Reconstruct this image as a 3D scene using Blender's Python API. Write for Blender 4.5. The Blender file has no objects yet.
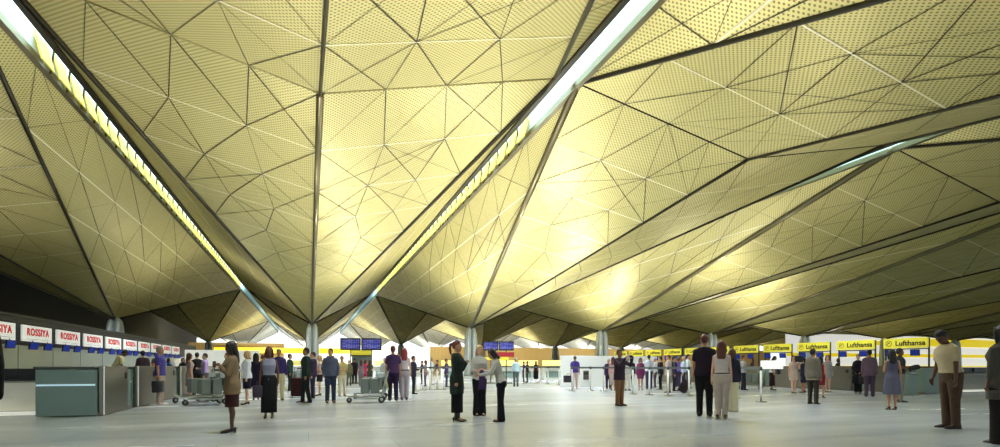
import bpy, bmesh, math, random
from mathutils import Vector, Matrix
random.seed(7)
COL = bpy.context.scene.collection
S = 18.0                       # roof bay, metres
CAMH = 1.12
YAW = math.radians(19.9)
F = 529.0
CY, SY = math.cos(YAW), math.sin(YAW)

def ground(x, y):
    """point of the floor seen at that place of the photograph"""
    Z = F*CAMH/(y-366.0)
    X = (x-500)/F*Z
    return Vector((X*CY+Z*SY, Z*CY-X*SY, 0)), Z
def at(x, Z, h=0.0):
    X = (x-500)/F*Z
    return Vector((X*CY+Z*SY, Z*CY-X*SY, h))

# ---------------------------------------------------------------- materials
MATS = {}
def mat(name, col, rough=0.6, metal=0.0, emit=0.0, ecol=None, noise=0.0, nscale=8.0, bump=0.0, spec=0.5, coat=0.0):
    if name in MATS: return MATS[name]
    m = bpy.data.materials.new(name); m.use_nodes = True
    nt = m.node_tree; b = nt.nodes['Principled BSDF']
    c = (*col, 1)
    b.inputs['Base Color'].default_value = c
    b.inputs['Roughness'].default_value = rough
    b.inputs['Metallic'].default_value = metal
    b.inputs['Specular IOR Level'].default_value = spec
    b.inputs['Coat Weight'].default_value = coat
    if emit:
        b.inputs['Emission Color'].default_value = (*(ecol or col), 1)
        b.inputs['Emission Strength'].default_value = emit
    if noise or bump:
        tc = nt.nodes.new('ShaderNodeTexCoord')
        n = nt.nodes.new('ShaderNodeTexNoise'); n.inputs['Scale'].default_value = nscale
        n.inputs['Detail'].default_value = 4
        nt.links.new(tc.outputs['Object'], n.inputs['Vector'])
        if noise:
            r = nt.nodes.new('ShaderNodeMix'); r.data_type = 'RGBA'
            r.inputs[6].default_value = tuple(max(0, v*(1-noise)) for v in col)+(1,)
            r.inputs[7].default_value = tuple(min(1, v*(1+noise)) for v in col)+(1,)
            nt.links.new(n.outputs['Fac'], r.inputs[0]); nt.links.new(r.outputs[2], b.inputs['Base Color'])
        if bump:
            bp = nt.nodes.new('ShaderNodeBump'); bp.inputs['Strength'].default_value = bump
            nt.links.new(n.outputs['Fac'], bp.inputs['Height']); nt.links.new(bp.outputs['Normal'], b.inputs['Normal'])
    MATS[name] = m
    return m
def hexn(c): return '%02x%02x%02x' % tuple(int(max(0,min(1,v))*255) for v in c)
def srgb(r, g, b):
    f = lambda v: (v/255/12.92) if v/255 <= .04045 else ((v/255+.055)/1.055)**2.4
    return (f(r), f(g), f(b))
def cloth(c):   return mat('cloth_'+hexn(c), c, 0.85, noise=0.18, nscale=14, bump=0.15, spec=0.25)
def skinm(c):   return mat('skin_'+hexn(c), c, 0.5, noise=0.06, nscale=20, spec=0.4)
def hairm(c):   return mat('hair_'+hexn(c), c, 0.45, noise=0.35, nscale=60, bump=0.3)
def leather(c): return mat('leather_'+hexn(c), c, 0.35, noise=0.1, nscale=25, bump=0.1)

# ---------------------------------------------------------------- mesh helpers
def link(o, parent=None):
    COL.objects.link(o)
    if parent is not None: o.parent = parent
    return o
def obj(name, bm, m, parent=None, smooth=False, loc=None):
    me = bpy.data.meshes.new(name)
    bmesh.ops.recalc_face_normals(bm, faces=bm.faces)
    bm.to_mesh(me); bm.free()
    if smooth:
        for p in me.polygons: p.use_smooth = True
    me.materials.append(m)
    o = bpy.data.objects.new(name, me)
    if loc is not None: o.location = loc
    return link(o, parent)
def thing(name, label, cat, loc=(0,0,0), rotz=0, group=None):
    o = bpy.data.objects.new(name, None); COL.objects.link(o)
    o.empty_display_size = 0.2
    o.location = loc; o.rotation_euler = (0,0,rotz); o['label'] = label; o['category'] = cat
    if group: o['group'] = group
    return o
def tag(o, label, cat, group=None, kind=None):
    o['label'] = label; o['category'] = cat
    if group: o['group'] = group
    if kind: o['kind'] = kind
    return o
def struct(o, label=None, cat=None):
    o['kind'] = 'structure'
    if label: o['label'] = label
    if cat: o['category'] = cat
    return o
def box(bm, c, s, rot=None, bev=0.0):
    """c centre, s full sizes"""
    M = Matrix.Translation(Vector(c)) @ (rot.to_4x4() if rot else Matrix()) @ Matrix.Diagonal((s[0], s[1], s[2], 1))
    r = bmesh.ops.create_cube(bm, size=1.0, matrix=M)
    if bev:
        es = list({e for v in r['verts'] for e in v.link_edges})
        bmesh.ops.bevel(bm, geom=es, offset=bev, segments=2, affect='EDGES', profile=0.5)
    return bm
def nb(): return bmesh.new()
def frame_of(d):
    d = d.normalized()
    a = Vector((0,0,1)) if abs(d.z) < 0.9 else Vector((1,0,0))
    u = d.cross(a).normalized(); v = d.cross(u).normalized()
    return u, v
def tube(bm, pts, rad, n=8, cap=True, round_end=True):
    """round tube through pts with radius per point (float or list)"""
    pts = [Vector(p) for p in pts]
    if not hasattr(rad, '__len__'): rad = [rad]*len(pts)
    P, R, D = [], [], []
    for i, p in enumerate(pts):
        d = (pts[min(i+1, len(pts)-1)]-pts[max(i-1, 0)]).normalized()
        if i == 0 and round_end:
            P += [p-d*rad[0]*.85, p-d*rad[0]*.5]; R += [rad[0]*.4, rad[0]*.82]; D += [d, d]
        P.append(p); R.append(rad[i]); D.append(d)
        if i == len(pts)-1 and round_end:
            P += [p+d*rad[i]*.5, p+d*rad[i]*.85]; R += [rad[i]*.82, rad[i]*.4]; D += [d, d]
    u, v = frame_of(D[0])
    rings = []
    for p, r, d in zip(P, R, D):
        v = d.cross(u).normalized(); u = v.cross(d).normalized()
        rings.append([bm.verts.new(p+(u*math.cos(2*math.pi*k/n)+v*math.sin(2*math.pi*k/n))*r) for k in range(n)])
    for a, b in zip(rings, rings[1:]):
        for k in range(n): bm.faces.new((a[k], a[(k+1) % n], b[(k+1) % n], b[k]))
    if cap:
        bm.faces.new(rings[0][::-1]); bm.faces.new(rings[-1])
    return bm
def loft(bm, rings, n=20, T=None):
    """rings: (z, rx, ry, cx, cy); T maps a point"""
    rs = []
    for (z, rx, ry, cx, cy) in rings:
        row = []
        for k in range(n):
            a = 2*math.pi*k/n
            p = Vector((cx+rx*math.cos(a), cy+ry*math.sin(a), z))
            row.append(bm.verts.new(T(p) if T else p))
        rs.append(row)
    for a, b in zip(rs, rs[1:]):
        for k in range(n): bm.faces.new((a[k], a[(k+1) % n], b[(k+1) % n], b[k]))
    bm.faces.new(rs[0][::-1]); bm.faces.new(rs[-1])
    return bm
def ball(bm, c, r, T=None, seg=12):
    M = Matrix.Translation(Vector(c)) @ Matrix.Diagonal((r[0], r[1], r[2], 1))
    q = bmesh.ops.create_uvsphere(bm, u_segments=seg, v_segments=max(6, seg*2//3), radius=1.0, matrix=M)
    if T:
        for v in q['verts']: v.co = T(v.co)
def remesh(name, bm, m, vox, parent=None, smooth=3):
    me = bpy.data.meshes.new('tmp'); bmesh.ops.recalc_face_normals(bm, faces=bm.faces); bm.to_mesh(me); bm.free()
    o = bpy.data.objects.new('tmp', me); COL.objects.link(o)
    md = o.modifiers.new('r', 'REMESH'); md.mode = 'VOXEL'; md.voxel_size = vox
    sm = o.modifiers.new('s', 'SMOOTH'); sm.iterations = smooth; sm.factor = 0.5
    dg = bpy.context.evaluated_depsgraph_get()
    ev = o.evaluated_get(dg)
    nm = bpy.data.meshes.new_from_object(ev); nm.name = name
    bpy.data.objects.remove(o); bpy.data.meshes.remove(me)
    for p in nm.polygons: p.use_smooth = True
    nm.materials.clear(); nm.materials.append(m)
    r = bpy.data.objects.new(name, nm)
    return link(r, parent)
def dup(root, loc, rotz, label=None):
    r = root.copy(); COL.objects.link(r); r.location = loc; r.rotation_euler = (0, 0, rotz)
    if label: r['label'] = label
    for ch in list(root.children):
        c = ch.copy(); COL.objects.link(c); c.parent = r
        for g in ch.children:
            d = g.copy(); COL.objects.link(d); d.parent = c
    return r
def text_obj(name, s, size, m, parent, loc, rot, extrude=0.004, offset=0.0, sx=1.0, shear=0.0, align='CENTER', bold=0.0, space=1.0):
    cu = bpy.data.curves.new(name, 'FONT'); cu.body = s; cu.size = size; cu.extrude = extrude; cu.offset = offset
    cu.align_x = align; cu.align_y = 'CENTER'; cu.shear = shear; cu.space_character = space
    t = bpy.data.objects.new('tmp', cu); COL.objects.link(t)
    dg = bpy.context.evaluated_depsgraph_get()
    me = bpy.data.meshes.new_from_object(t.evaluated_get(dg)); me.name = name
    bpy.data.objects.remove(t)
    if bold:
        b = bmesh.new()
        for q in range(8):
            n0 = len(b.verts); b.from_mesh(me); b.verts.ensure_lookup_table()
            for v in b.verts[n0:]: v.co += Vector((bold*math.cos(q*math.pi/4), bold*math.sin(q*math.pi/4), q*.0002))
        b.to_mesh(me); b.free()
    me.materials.clear(); me.materials.append(m)
    o = bpy.data.objects.new(name, me); link(o, parent)
    o.location = loc; o.rotation_euler = rot; o.scale = (sx, 1, 1)
    return o
# ---------------------------------------------------------------- people
BLACK=(.008,.008,.01)
SK={'fair':srgb(224,176,150),'tan':srgb(190,138,105),'brown':srgb(152,106,80),'dark':srgb(100,68,52)}
HR={'black':(.006,.005,.006),'brown':srgb(70,42,28),'blond':srgb(205,165,110),'red':srgb(150,50,60),'grey':srgb(140,135,130),'auburn':srgb(95,45,35)}
POSE={ # per side: upper-arm direction, forearm direction (outward, forward, up)
 'down':((.14,.0,-1),(.08,.12,-1)),
 'relax':((.2,-.08,-1),(.02,.3,-1)),
 'front':((.15,.12,-1),(-.55,.9,.05)),
 'low':((.15,.1,-1),(-.4,.65,-.75)),
 'chest':((.2,.25,-1),(-.6,.55,.65)),
 'up':((.25,.75,-.45),(-.35,.55,.9)),
 'hip':((.4,-.15,-1),(-.55,.3,-.85)),
 'carry':((.12,.02,-1),(.03,.05,-1)),
 'ear':((.35,.35,-1),(-.15,.35,1)),
 'reach':((.15,.6,-1),(-.1,1,-.15)),
 'pocket':((.24,-.12,-1),(-.12,.35,-1)),
 'back':((.2,-.3,-1),(-.6,-.2,-.8)),
}
MALE=[(.80,.13,.09,0,0),(.88,.168,.112,0,-.005),(.96,.170,.115,0,-.005),(1.05,.152,.105,0,0),(1.14,.150,.105,0,.005),(1.25,.165,.115,0,.01),(1.34,.182,.118,0,.008),(1.41,.175,.098,0,-.002),(1.455,.12,.078,0,-.01)]
FEM=[(.80,.135,.095,0,0),(.88,.175,.118,0,-.012),(.96,.170,.112,0,-.008),(1.05,.132,.092,0,0),(1.12,.122,.086,0,.005),(1.22,.138,.105,0,.018),(1.30,.152,.125,0,.028),(1.37,.152,.10,0,.008),(1.43,.135,.08,0,-.005),(1.46,.09,.065,0,-.01)]
def person(loc, H, yawdir, female=False, skin='tan', hair=('short','black'), top=('shirt',(.5,.5,.5),'short'), bottom=('trousers',(.1,.1,.1)),
           arms=('down','down'), lean=0, nod=0, turn=0, stride=0.0, shoes=BLACK, heels=False, fat=0.0, vox=.012, label='', group=None, extras=(), legskin=None, legs=1.0):
    k = H/1.75
    TR = FEM if female else MALE
    fat1 = 1+fat
    la = math.radians(lean)
    def TL(p):                       # torso bend about the pelvis
        p = Vector(p)
        w = min(1, max(0, (p.z-.90)/.12))
        a = la*w
        if a:
            q = p-Vector((0,0,.95))
            p = Vector((q.x, q.y*math.cos(a)+q.z*math.sin(a), -q.y*math.sin(a)+q.z*math.cos(a)))+Vector((0,0,.95))
        return p
    na, ta = math.radians(nod), math.radians(turn)
    def TH(p):                       # head nod / turn about the neck, then torso bend
        p = Vector(p); q = p-Vector((0,0,1.53))
        w = min(1, max(0, (p.z-1.49)/.06))
        q = Matrix.Rotation(-ta*w, 3, 'Z') @ (Matrix.Rotation(-na*w, 3, 'X') @ q)
        return TL(q+Vector((0,0,1.53)))
    def K(f): return lambda p: f(p)*k
    sw = .148 if female else .172
    hipx = .085 if female else .09
    # joints
    sh = {}; el = {}; wr = {}; ad = {}
    for sgn, ps in ((-1, arms[0]), (1, arms[1])):
        u, f = POSE[ps]
        u = Vector((u[0]*sgn, u[1], u[2])).normalized(); f = Vector((f[0]*sgn, f[1], f[2])).normalized()
        s0 = TL((sgn*sw, -.005, 1.395))
        if la and ps in ('down','carry','relax','pocket'): pass
        sh[sgn] = s0; el[sgn] = s0+u*.285; wr[sgn] = el[sgn]+f*.25; ad[sgn] = (u, f)
    hip = {s: Vector((s*hipx, 0, .90)) for s in (-1, 1)}
    sp = .075 if female else .10
    kn = {}; an = {}
    for s in (-1, 1):
        off = stride*s
        an[s] = Vector((s*sp, off, .085 + (.03 if off < -.12 else 0)))
        kn[s] = Vector((s*(sp+hipx)/2, off*.5+.012+abs(stride)*.12, .49))
    g = fat
    def limb(bm, pts, r, n=10): tube(bm, [p*k for p in pts], [q*k for q in r], n)
    # ---- body
    bm = nb()
    loft(bm, [(z, rx*fat1*.97, ry*(1+g*1.3)*.97, cx, cy) for z, rx, ry, cx, cy in TR]+[(1.475,.075,.062,0,-.012),(1.50,.055,.056,0,-.008),(1.535,.052,.055,0,.002),(1.57,.05,.054,0,.005)], 20, K(TH))
    loft(bm, [(1.522,.030,.030,0,.052),(1.535,.045,.055,0,.035),(1.56,.058,.078,0,.018),(1.60,.067,.090,0,.008),(1.645,.073,.096,0,0),(1.685,.073,.095,0,-.004),(1.715,.062,.082,0,-.006),(1.738,.040,.054,0,-.008),(1.748,.018,.024,0,-.008)], 20, K(TH))
    ball(bm, (0,.100,1.618), (.012,.018,.016), K(TH)); tube(bm, [K(TH)(Vector(p)) for p in ((0,.088,1.655),(0,.102,1.628))], .009*k, 6)
    ball(bm, (0,.088,1.580), (.022,.012,.009), K(TH))
    for s in (-1, 1):
        ball(bm, (s*.076,-.005,1.628), (.010,.019,.031), K(TH))
        af = 1.0 if not female else .82
        limb(bm, [sh[s], sh[s].lerp(el[s], .45), el[s]], [.052*af, .046*af, .037*af])
        limb(bm, [el[s], el[s].lerp(wr[s], .35), wr[s]], [.037*af, .036*af, .025*af])
        u, f = ad[s]
        hd = f
        fw = Vector((0,1,0)) if abs(hd.y) < .75 else Vector((0,0,1))
        fw = (fw-hd*fw.dot(hd)).normalized(); nrm = hd.cross(fw)
        if nrm.x*s > 0: nrm = -nrm
        p0 = wr[s]; hs = .92 if not female else .82
        limb(bm, [p0-hd*.01, p0+hd*.03*hs], [.024*hs, .026*hs])
        for j, (o, L) in enumerate(((-.028,.062),(-.010,.078),(.010,.084),(.028,.072))):
            b0 = p0+hd*.035*hs+fw*o*hs*.6; b1 = p0+hd*.088*hs+fw*o*hs
            c1 = b1+(hd*.85+nrm*.45).normalized()*L*.5*hs; c2 = c1+(hd*.45+nrm*.85).normalized()*L*.5*hs
            limb(bm, [b0, b1, c1, c2], [.015*hs, .012*hs, .0095*hs, .008*hs], 6)
        t0 = p0+hd*.02+fw*.02*hs; t1 = t0+(hd*.6+fw*.75).normalized()*.045*hs; t2 = t1+(hd*.95+nrm*.3).normalized()*.04*hs
        limb(bm, [t0, t1, t2], [.015*hs, .012*hs, .009*hs], 6)
        limb(bm, [hip[s], hip[s].lerp(kn[s], .45), kn[s]], [.086*fat1, .075*fat1, .052])
        cal = kn[s].lerp(an[s], .3)+Vector((0,-.018,0))
        limb(bm, [kn[s], cal, kn[s].lerp(an[s], .7), an[s]], [.050, .052, .036, .030])
        hz = .05 if heels else 0
        limb(bm, [an[s]+Vector((0,-.02,-.03)), an[s]+Vector((0,.05,-.04)), an[s]+Vector((s*.01,.13,-.055))], [.034,.032,.024])
    lg = legskin
    body = remesh('person', bm, skinm(SK[skin]), vox*k)
    tag(body, label, 'person', group)
    cv = vox*1.25*k
    # ---- eyes and mouth
    if vox < .016:
      for s in (-1, 1):
        e = nb(); ball(e, (s*.031,.088,1.648), (.0115,.006,.0065), K(TH), 8); obj('eye', e, mat('eye', (.02,.015,.012), .2), body, True)
        e = nb(); tube(e, [K(TH)(Vector((s*x, y, z))) for x, y, z in ((.018,.093,1.664),(.033,.088,1.668),(.046,.078,1.662))], .0035*k, 5)
        obj('eyebrow', e, hairm(HR[hair[1]]), body, True)
    e = nb(); ball(e, (0,.099,1.581), (.020,.006,.0055), K(TH), 8)
    obj('lips', e, mat('lips', srgb(150,75,70), .4), body, True)
    # ---- hair
    hs, hc = hair
    if hs != 'bald':
        h = nb()
        loft(h, [(1.60,.070,.062,0,-.040),(1.635,.080,.074,0,-.034),(1.67,.084,.090,0,-.020),(1.70,.080,.096,0,-.012),(1.73,.066,.080,0,-.010),(1.755,.044,.054,0,-.010),(1.768,.018,.022,0,-.010)], 18, K(TH))
        if hs == 'short':
            for s in (-1, 1): ball(h, (s*.070,-.012,1.655), (.014,.030,.035), K(TH))
            loft(h, [(1.565,.045,.030,0,-.062),(1.60,.062,.048,0,-.048),(1.64,.07,.06,0,-.04)], 14, K(TH))
        elif hs in ('long', 'mid'):
            zb = 1.34 if hs == 'long' else 1.47
            loft(h, [(zb,.075,.030,0,-.105),(zb+.05,.095,.042,0,-.095),(1.52,.095,.055,0,-.070),(1.58,.092,.066,0,-.05),(1.64,.088,.078,0,-.035),(1.70,.080,.088,0,-.015)], 18, K(TH))
            for s in (-1, 1):
                tube(h, [K(TH)(Vector(q)) for q in ((s*.055,.045,1.715),(s*.078,.030,1.66),(s*.086,.010,1.58),(s*.088,-.01,max(zb+.03,1.46)))], [.022*k,.024*k,.026*k,.018*k], 8)
        elif hs == 'pony':
            loft(h, [(1.58,.050,.034,0,-.058),(1.62,.07,.05,0,-.045),(1.65,.075,.06,0,-.035)], 14, K(TH))
            tube(h, [K(TH)(Vector(q)) for q in ((0,-.095,1.70),(0,-.145,1.68),(0,-.16,1.60),(0,-.145,1.50),(0,-.13,1.44))], [.022*k,.030*k,.032*k,.026*k,.010*k], 10)
        elif hs == 'bun':
            loft(h, [(1.58,.050,.034,0,-.058),(1.62,.07,.05,0,-.045),(1.65,.075,.06,0,-.035)], 14, K(TH))
            ball(h, (0,-.115,1.67), (.042,.036,.042), K(TH))
        remesh('hair', h, hairm(HR[hc]), max(.008, vox*.8)*k, body, 2)
    # ---- bottom
    bt, bc = bottom[0], bottom[1]
    if bt in ('trousers', 'shorts', 'flared'):
        b = nb(); e_ = .017
        loft(b, [(z, rx*fat1+e_, ry*(1+g*1.3)+e_, cx, cy) for z, rx, ry, cx, cy in TR[:3]]+[(1.03,(.135 if female else .153)*fat1+e_,(.095 if female else .106)*(1+g*1.3)+e_,0,0)], 20, K(TL))
        for s in (-1, 1):
            end = an[s]+Vector((0,-.005,-.03)) if bt != 'shorts' else kn[s].lerp(an[s], .05)
            if bt == 'shorts': limb(b, [hip[s], hip[s].lerp(kn[s], .5), end], [.104*fat1,.098*fat1,.082], 14)
            elif bt == 'flared': limb(b, [hip[s], hip[s].lerp(kn[s], .5), kn[s], kn[s].lerp(end, .6), end], [.105,.092,.078,.088,.098], 14)
            else: limb(b, [hip[s], hip[s].lerp(kn[s], .5), kn[s], kn[s].lerp(end, .5), end], [.105*fat1,.095*fat1,.076,.070,.064], 14)
        o = remesh('shorts' if bt == 'shorts' else 'trousers', b, cloth(bc), cv, body)
        if len(bottom) > 2:
            w = nb(); loft(w, [(1.0,(.150)*fat1+.022,.105*(1+g*1.3)+.022,0,0),(1.035,(.145)*fat1+.02,.10*(1+g*1.3)+.02,0,0)], 20, K(TL)); obj('belt', w, leather(bottom[2]), body, True)
    elif bt == 'skirt':
        zh, fl = bottom[2], bottom[3]
        b = nb()
        my = (kn[1].y+kn[-1].y)/2
        loft(b, [(zh, .175+fl, .125+fl*.8+abs(stride)*.5, 0, 0), ((zh+.88)/2, .180+fl*.5, .125+fl*.4, 0, 0), (.88,.190,.130,0,-.01),(.97,.183,.122,0,-.005),(1.06,.148,.105,0,0)], 26, K(TL))
        obj('skirt', b, cloth(bc), body, True)
    # ---- top
    if top[0] == 'dress':
        zh, fl = top[3], top[4]; ext = .014
        b = nb()
        up = [(z, rx*fat1+ext, ry+ext, cx, cy) for z, rx, ry, cx, cy in TR[2:-1]]
        loft(b, [(zh,.170+fl,.125+fl*.8,0,0),((zh+.88)/2,.18+fl*.5,.125+fl*.4,0,0),(.88,.19,.13,0,-.01)]+up, 24, K(TL))
    else:
        ext = {'shirt':.018,'tee':.020,'knit':.022,'jacket':.027,'coat':.034,'tank':.012,'hoodie':.028}[top[0]]
        zh = {'shirt':.90,'tee':.87,'knit':.90,'jacket':.80,'coat':.55,'tank':.95,'hoodie':.86}[top[0]]
        if len(top) > 3 and top[3]: zh = top[3]
        b = nb()
        low = [r for r in TR if r[0] > zh+.03]
        first = low[0]
        fl = .012 if top[0] in ('jacket','hoodie','tee') else .0
        rr = [(zh, max(first[1], .165)*fat1+ext+fl+(.03 if top[0]=='coat' else 0), max(first[2],.112)*(1+g*1.3)+ext+fl, 0, -.004)]
        if zh < .7: rr.append((.78,.178*fat1+ext+.01,.12*(1+g)+ext,0,-.005))
        rr += [(z, rx*fat1+ext, ry*(1+g*1.3)+ext, cx, cy) for z, rx, ry, cx, cy in low]
        if top[0] == 'jacket': rr = [(z, max(rx, .158*fat1+ext) if not female else rx+.01, ry+.006, cx, cy) for z, rx, ry, cx, cy in rr]
        if bt == 'skirt' and top[0] in ('jacket', 'coat', 'knit', 'shirt'): rr = [((z, max(rx, .207), max(ry, .147), cx, cy) if z < .93 else (z, max(rx, .197), max(ry, .136), cx, cy) if z < 1.0 else (z, rx, ry, cx, cy)) for z, rx, ry, cx, cy in rr]
        if top[0] != 'tank': rr.append((1.485,.085+ext*.6,.070+ext*.5,0,-.014))
        loft(b, rr, 24, K(TL))
    sl = top[2]
    if sl != 'none':
        fr = {'short':.62,'long':2.0,'three':1.5}[sl]
        ex = ext*.8
        af = 1.0 if not female else .85
        for s in (-1, 1):
            if fr < 1: limb(b, [sh[s], sh[s].lerp(el[s], .4), sh[s].lerp(el[s], fr)], [(.050+ex*.45)*af, (.052+ex*.7)*af, (.052+ex*.9)*af], 12)
            else:
                w = sh[s].lerp(el[s], 1) if fr < 1.2 else el[s].lerp(wr[s], min(1, fr-1)*.98)
                limb(b, [sh[s], sh[s].lerp(el[s], .5), el[s]], [(.050+ex*.4)*af, (.047+ex*.7)*af, (.040+ex*.8)*af], 12)
                limb(b, [el[s], el[s].lerp(w, .5), w], [(.040+ex*.8)*af, (.037+ex*.7)*af, (.030+ex*.7)*af], 12)
    nm = {'dress':'dress','jacket':'jacket','coat':'coat','hoodie':'hooded_top','tank':'sleeveless_top','knit':'jumper','tee':'shirt','shirt':'shirt'}[top[0]]
    if top[0] == 'hoodie':
        tube(b, [K(TL)(Vector(q)) for q in ((-.09,0,1.48),(-.07,-.085,1.49),(0,-.115,1.47),(.07,-.085,1.49),(.09,0,1.48))], .036*k, 10)
    remesh(nm, b, cloth(top[1]), cv, body)
    if top[0] in ('jacket','coat','shirt') and 'plain' not in extras:
        c = nb(); cc = (.75,.75,.78) if top[0] != 'shirt' else top[1]
        pts = [K(TL)(Vector((.068*math.cos(a), -.012+.062*math.sin(a), 1.492+.012*math.cos(a*1)**2))) for a in [i*math.pi/6-math.pi/2+.6 for i in range(11)]]
        tube(c, pts, .013*k, 6)
        obj('collar', c, cloth(cc), body, True)
    if top[0] in ('jacket',) and 'open' in extras:
        c = nb()
        rows = [(1.485,.050,.088),(1.455,.055,.112),(1.41,.048,.140),(1.36,.038,.168),(1.30,.028,.175),(1.22,.015,.172)]
        V = [[c.verts.new(K(TL)(Vector((x*wd, y-.008*abs(x), z)))) for x in (-1, 0, 1)] for z, wd, y in rows]
        for r0, r1 in zip(V, V[1:]):
            for q in (0, 1): c.faces.new((r0[q], r0[q+1], r1[q+1], r1[q]))
        obj('shirt_front', c, cloth((.8,.8,.82)), body)
        c = nb(); V = [[c.verts.new(K(TL)(Vector((x*wd, y+.007, z)))) for x in (-1, 1)] for z, wd, y in ((1.475,.016,.10),(1.455,.010,.115),(1.41,.014,.142),(1.36,.018,.169),(1.30,.020,.176),(1.23,.012,.173))]
        for r0, r1 in zip(V, V[1:]): c.faces.new((r0[0], r0[1], r1[1], r1[0]))
        obj('tie', c, cloth(srgb(90,20,40)), body)
    if 'boots' in extras:
        for s in (-1, 1):
            b = nb(); limb(b, [an[s]+Vector((0,0,-.03)), an[s].lerp(kn[s], .5), an[s].lerp(kn[s], .85)], [.040,.052,.060], 12); obj('boot_shaft', b, leather(shoes), body, True)
    # ---- shoes
    for s in (-1, 1):
        b = nb(); a = an[s]; wv = .040 if not female else .034
        base = a.z-.085
        hz = .045 if heels else .0
        n = 14; rs = []
        for (y, z0, z1, w) in ((-.075,base+hz*.9,a.z+.005,.6),(-.06,base+hz*.9,a.z+.02,.85),(-.02,base+hz*.7,a.z+.02,.95),(.04,base+hz*.3,a.z-.005,.95),(.10,base,a.z-.035,1.12),(.15,base,base+.045,1.05),(.185,base,base+.035,.75),(.198,base+.003,base+.022,.35)):
            row = []
            for q in range(n):
                t = 2*math.pi*q/n
                row.append(b.verts.new(Vector((a.x+s*.006+wv*w*math.cos(t), a.y+y, (z0+z1)/2+(z1-z0)/2*math.sin(t)*(.9 if math.sin(t) < 0 else 1)))*k))
            rs.append(row)
        for r0, r1 in zip(rs, rs[1:]):
            for q in range(n): b.faces.new((r0[q], r0[(q+1) % n], r1[(q+1) % n], r1[q]))
        b.faces.new(rs[0]); b.faces.new(rs[-1])
        if heels: tube(b, [Vector((a.x,a.y-.055,base+.055))*k, Vector((a.x,a.y-.058,base))*k], [.02*k,.009*k], 8, round_end=False)
        else: box(b, Vector((a.x+s*.006, a.y+.055, base+.008))*k, (wv*1.9*k, .25*k, .016*k))
        obj('shoe', b, leather(shoes), body, True)
    body.location = loc; body.rotation_euler = (0, 0, yawdir)
    return body, {s: wr[s]*k for s in (-1, 1)}, {s: sh[s]*k for s in (-1, 1)}

PEOPLE = []
def P(x, yf, yh, face, Z=None, **kw):
    """face: 0 towards the viewer, 90 towards the right of the picture, 180 away, 270 left"""
    if Z is None: loc, Zd = ground(x, yf)
    else: Zd = Z; loc = at(x, Z)
    Hm = (yf-yh)*Zd/F if Z is None else kw.pop('H', 1.72)
    if 'H' in kw: Hm = kw.pop('H')
    Hm = max(1.44, min(1.92, Hm))
    v = Vector((loc.x, loc.y, 0)).normalized(); r = Vector((v.y, -v.x, 0))
    a = math.radians(face)
    h = -v*math.cos(a)+r*math.sin(a)
    yaw = math.atan2(h.y, h.x)-math.pi/2
    vox = .0095 if Zd < 15 else (.013 if Zd < 26 else .018)
    Hm_eff = Hm if not kw.get('lean') else Hm
    res = person(loc, Hm_eff, yaw, vox=vox, **kw)
    M = Matrix.Translation(loc) @ Matrix.Rotation(yaw, 4, 'Z')
    res[0]['_z'] = Zd; del res[0]['_z']
    return res[0], {s: M @ q for s, q in res[1].items()}, {s: M @ q for s, q in res[2].items()}, yaw, Hm
# ---------------------------------------------------------------- camera, world
sc = bpy.context.scene
cam = bpy.data.cameras.new('camera'); cam.sensor_width = 36; cam.lens = F/1000*36; cam.shift_y = .1425; cam.clip_end = 2000
co = bpy.data.objects.new('camera', cam); link(co); co.location = (0,0,CAMH); co.rotation_euler = (math.pi/2, 0, -YAW); sc.camera = co
sc.view_settings.view_transform = 'Standard'
w = bpy.data.worlds.new('sky'); sc.world = w; w.use_nodes = True
bg = w.node_tree.nodes['Background']; bg.inputs[0].default_value = (.80,.95,1.0,1); bg.inputs[1].default_value = 1.1

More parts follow.
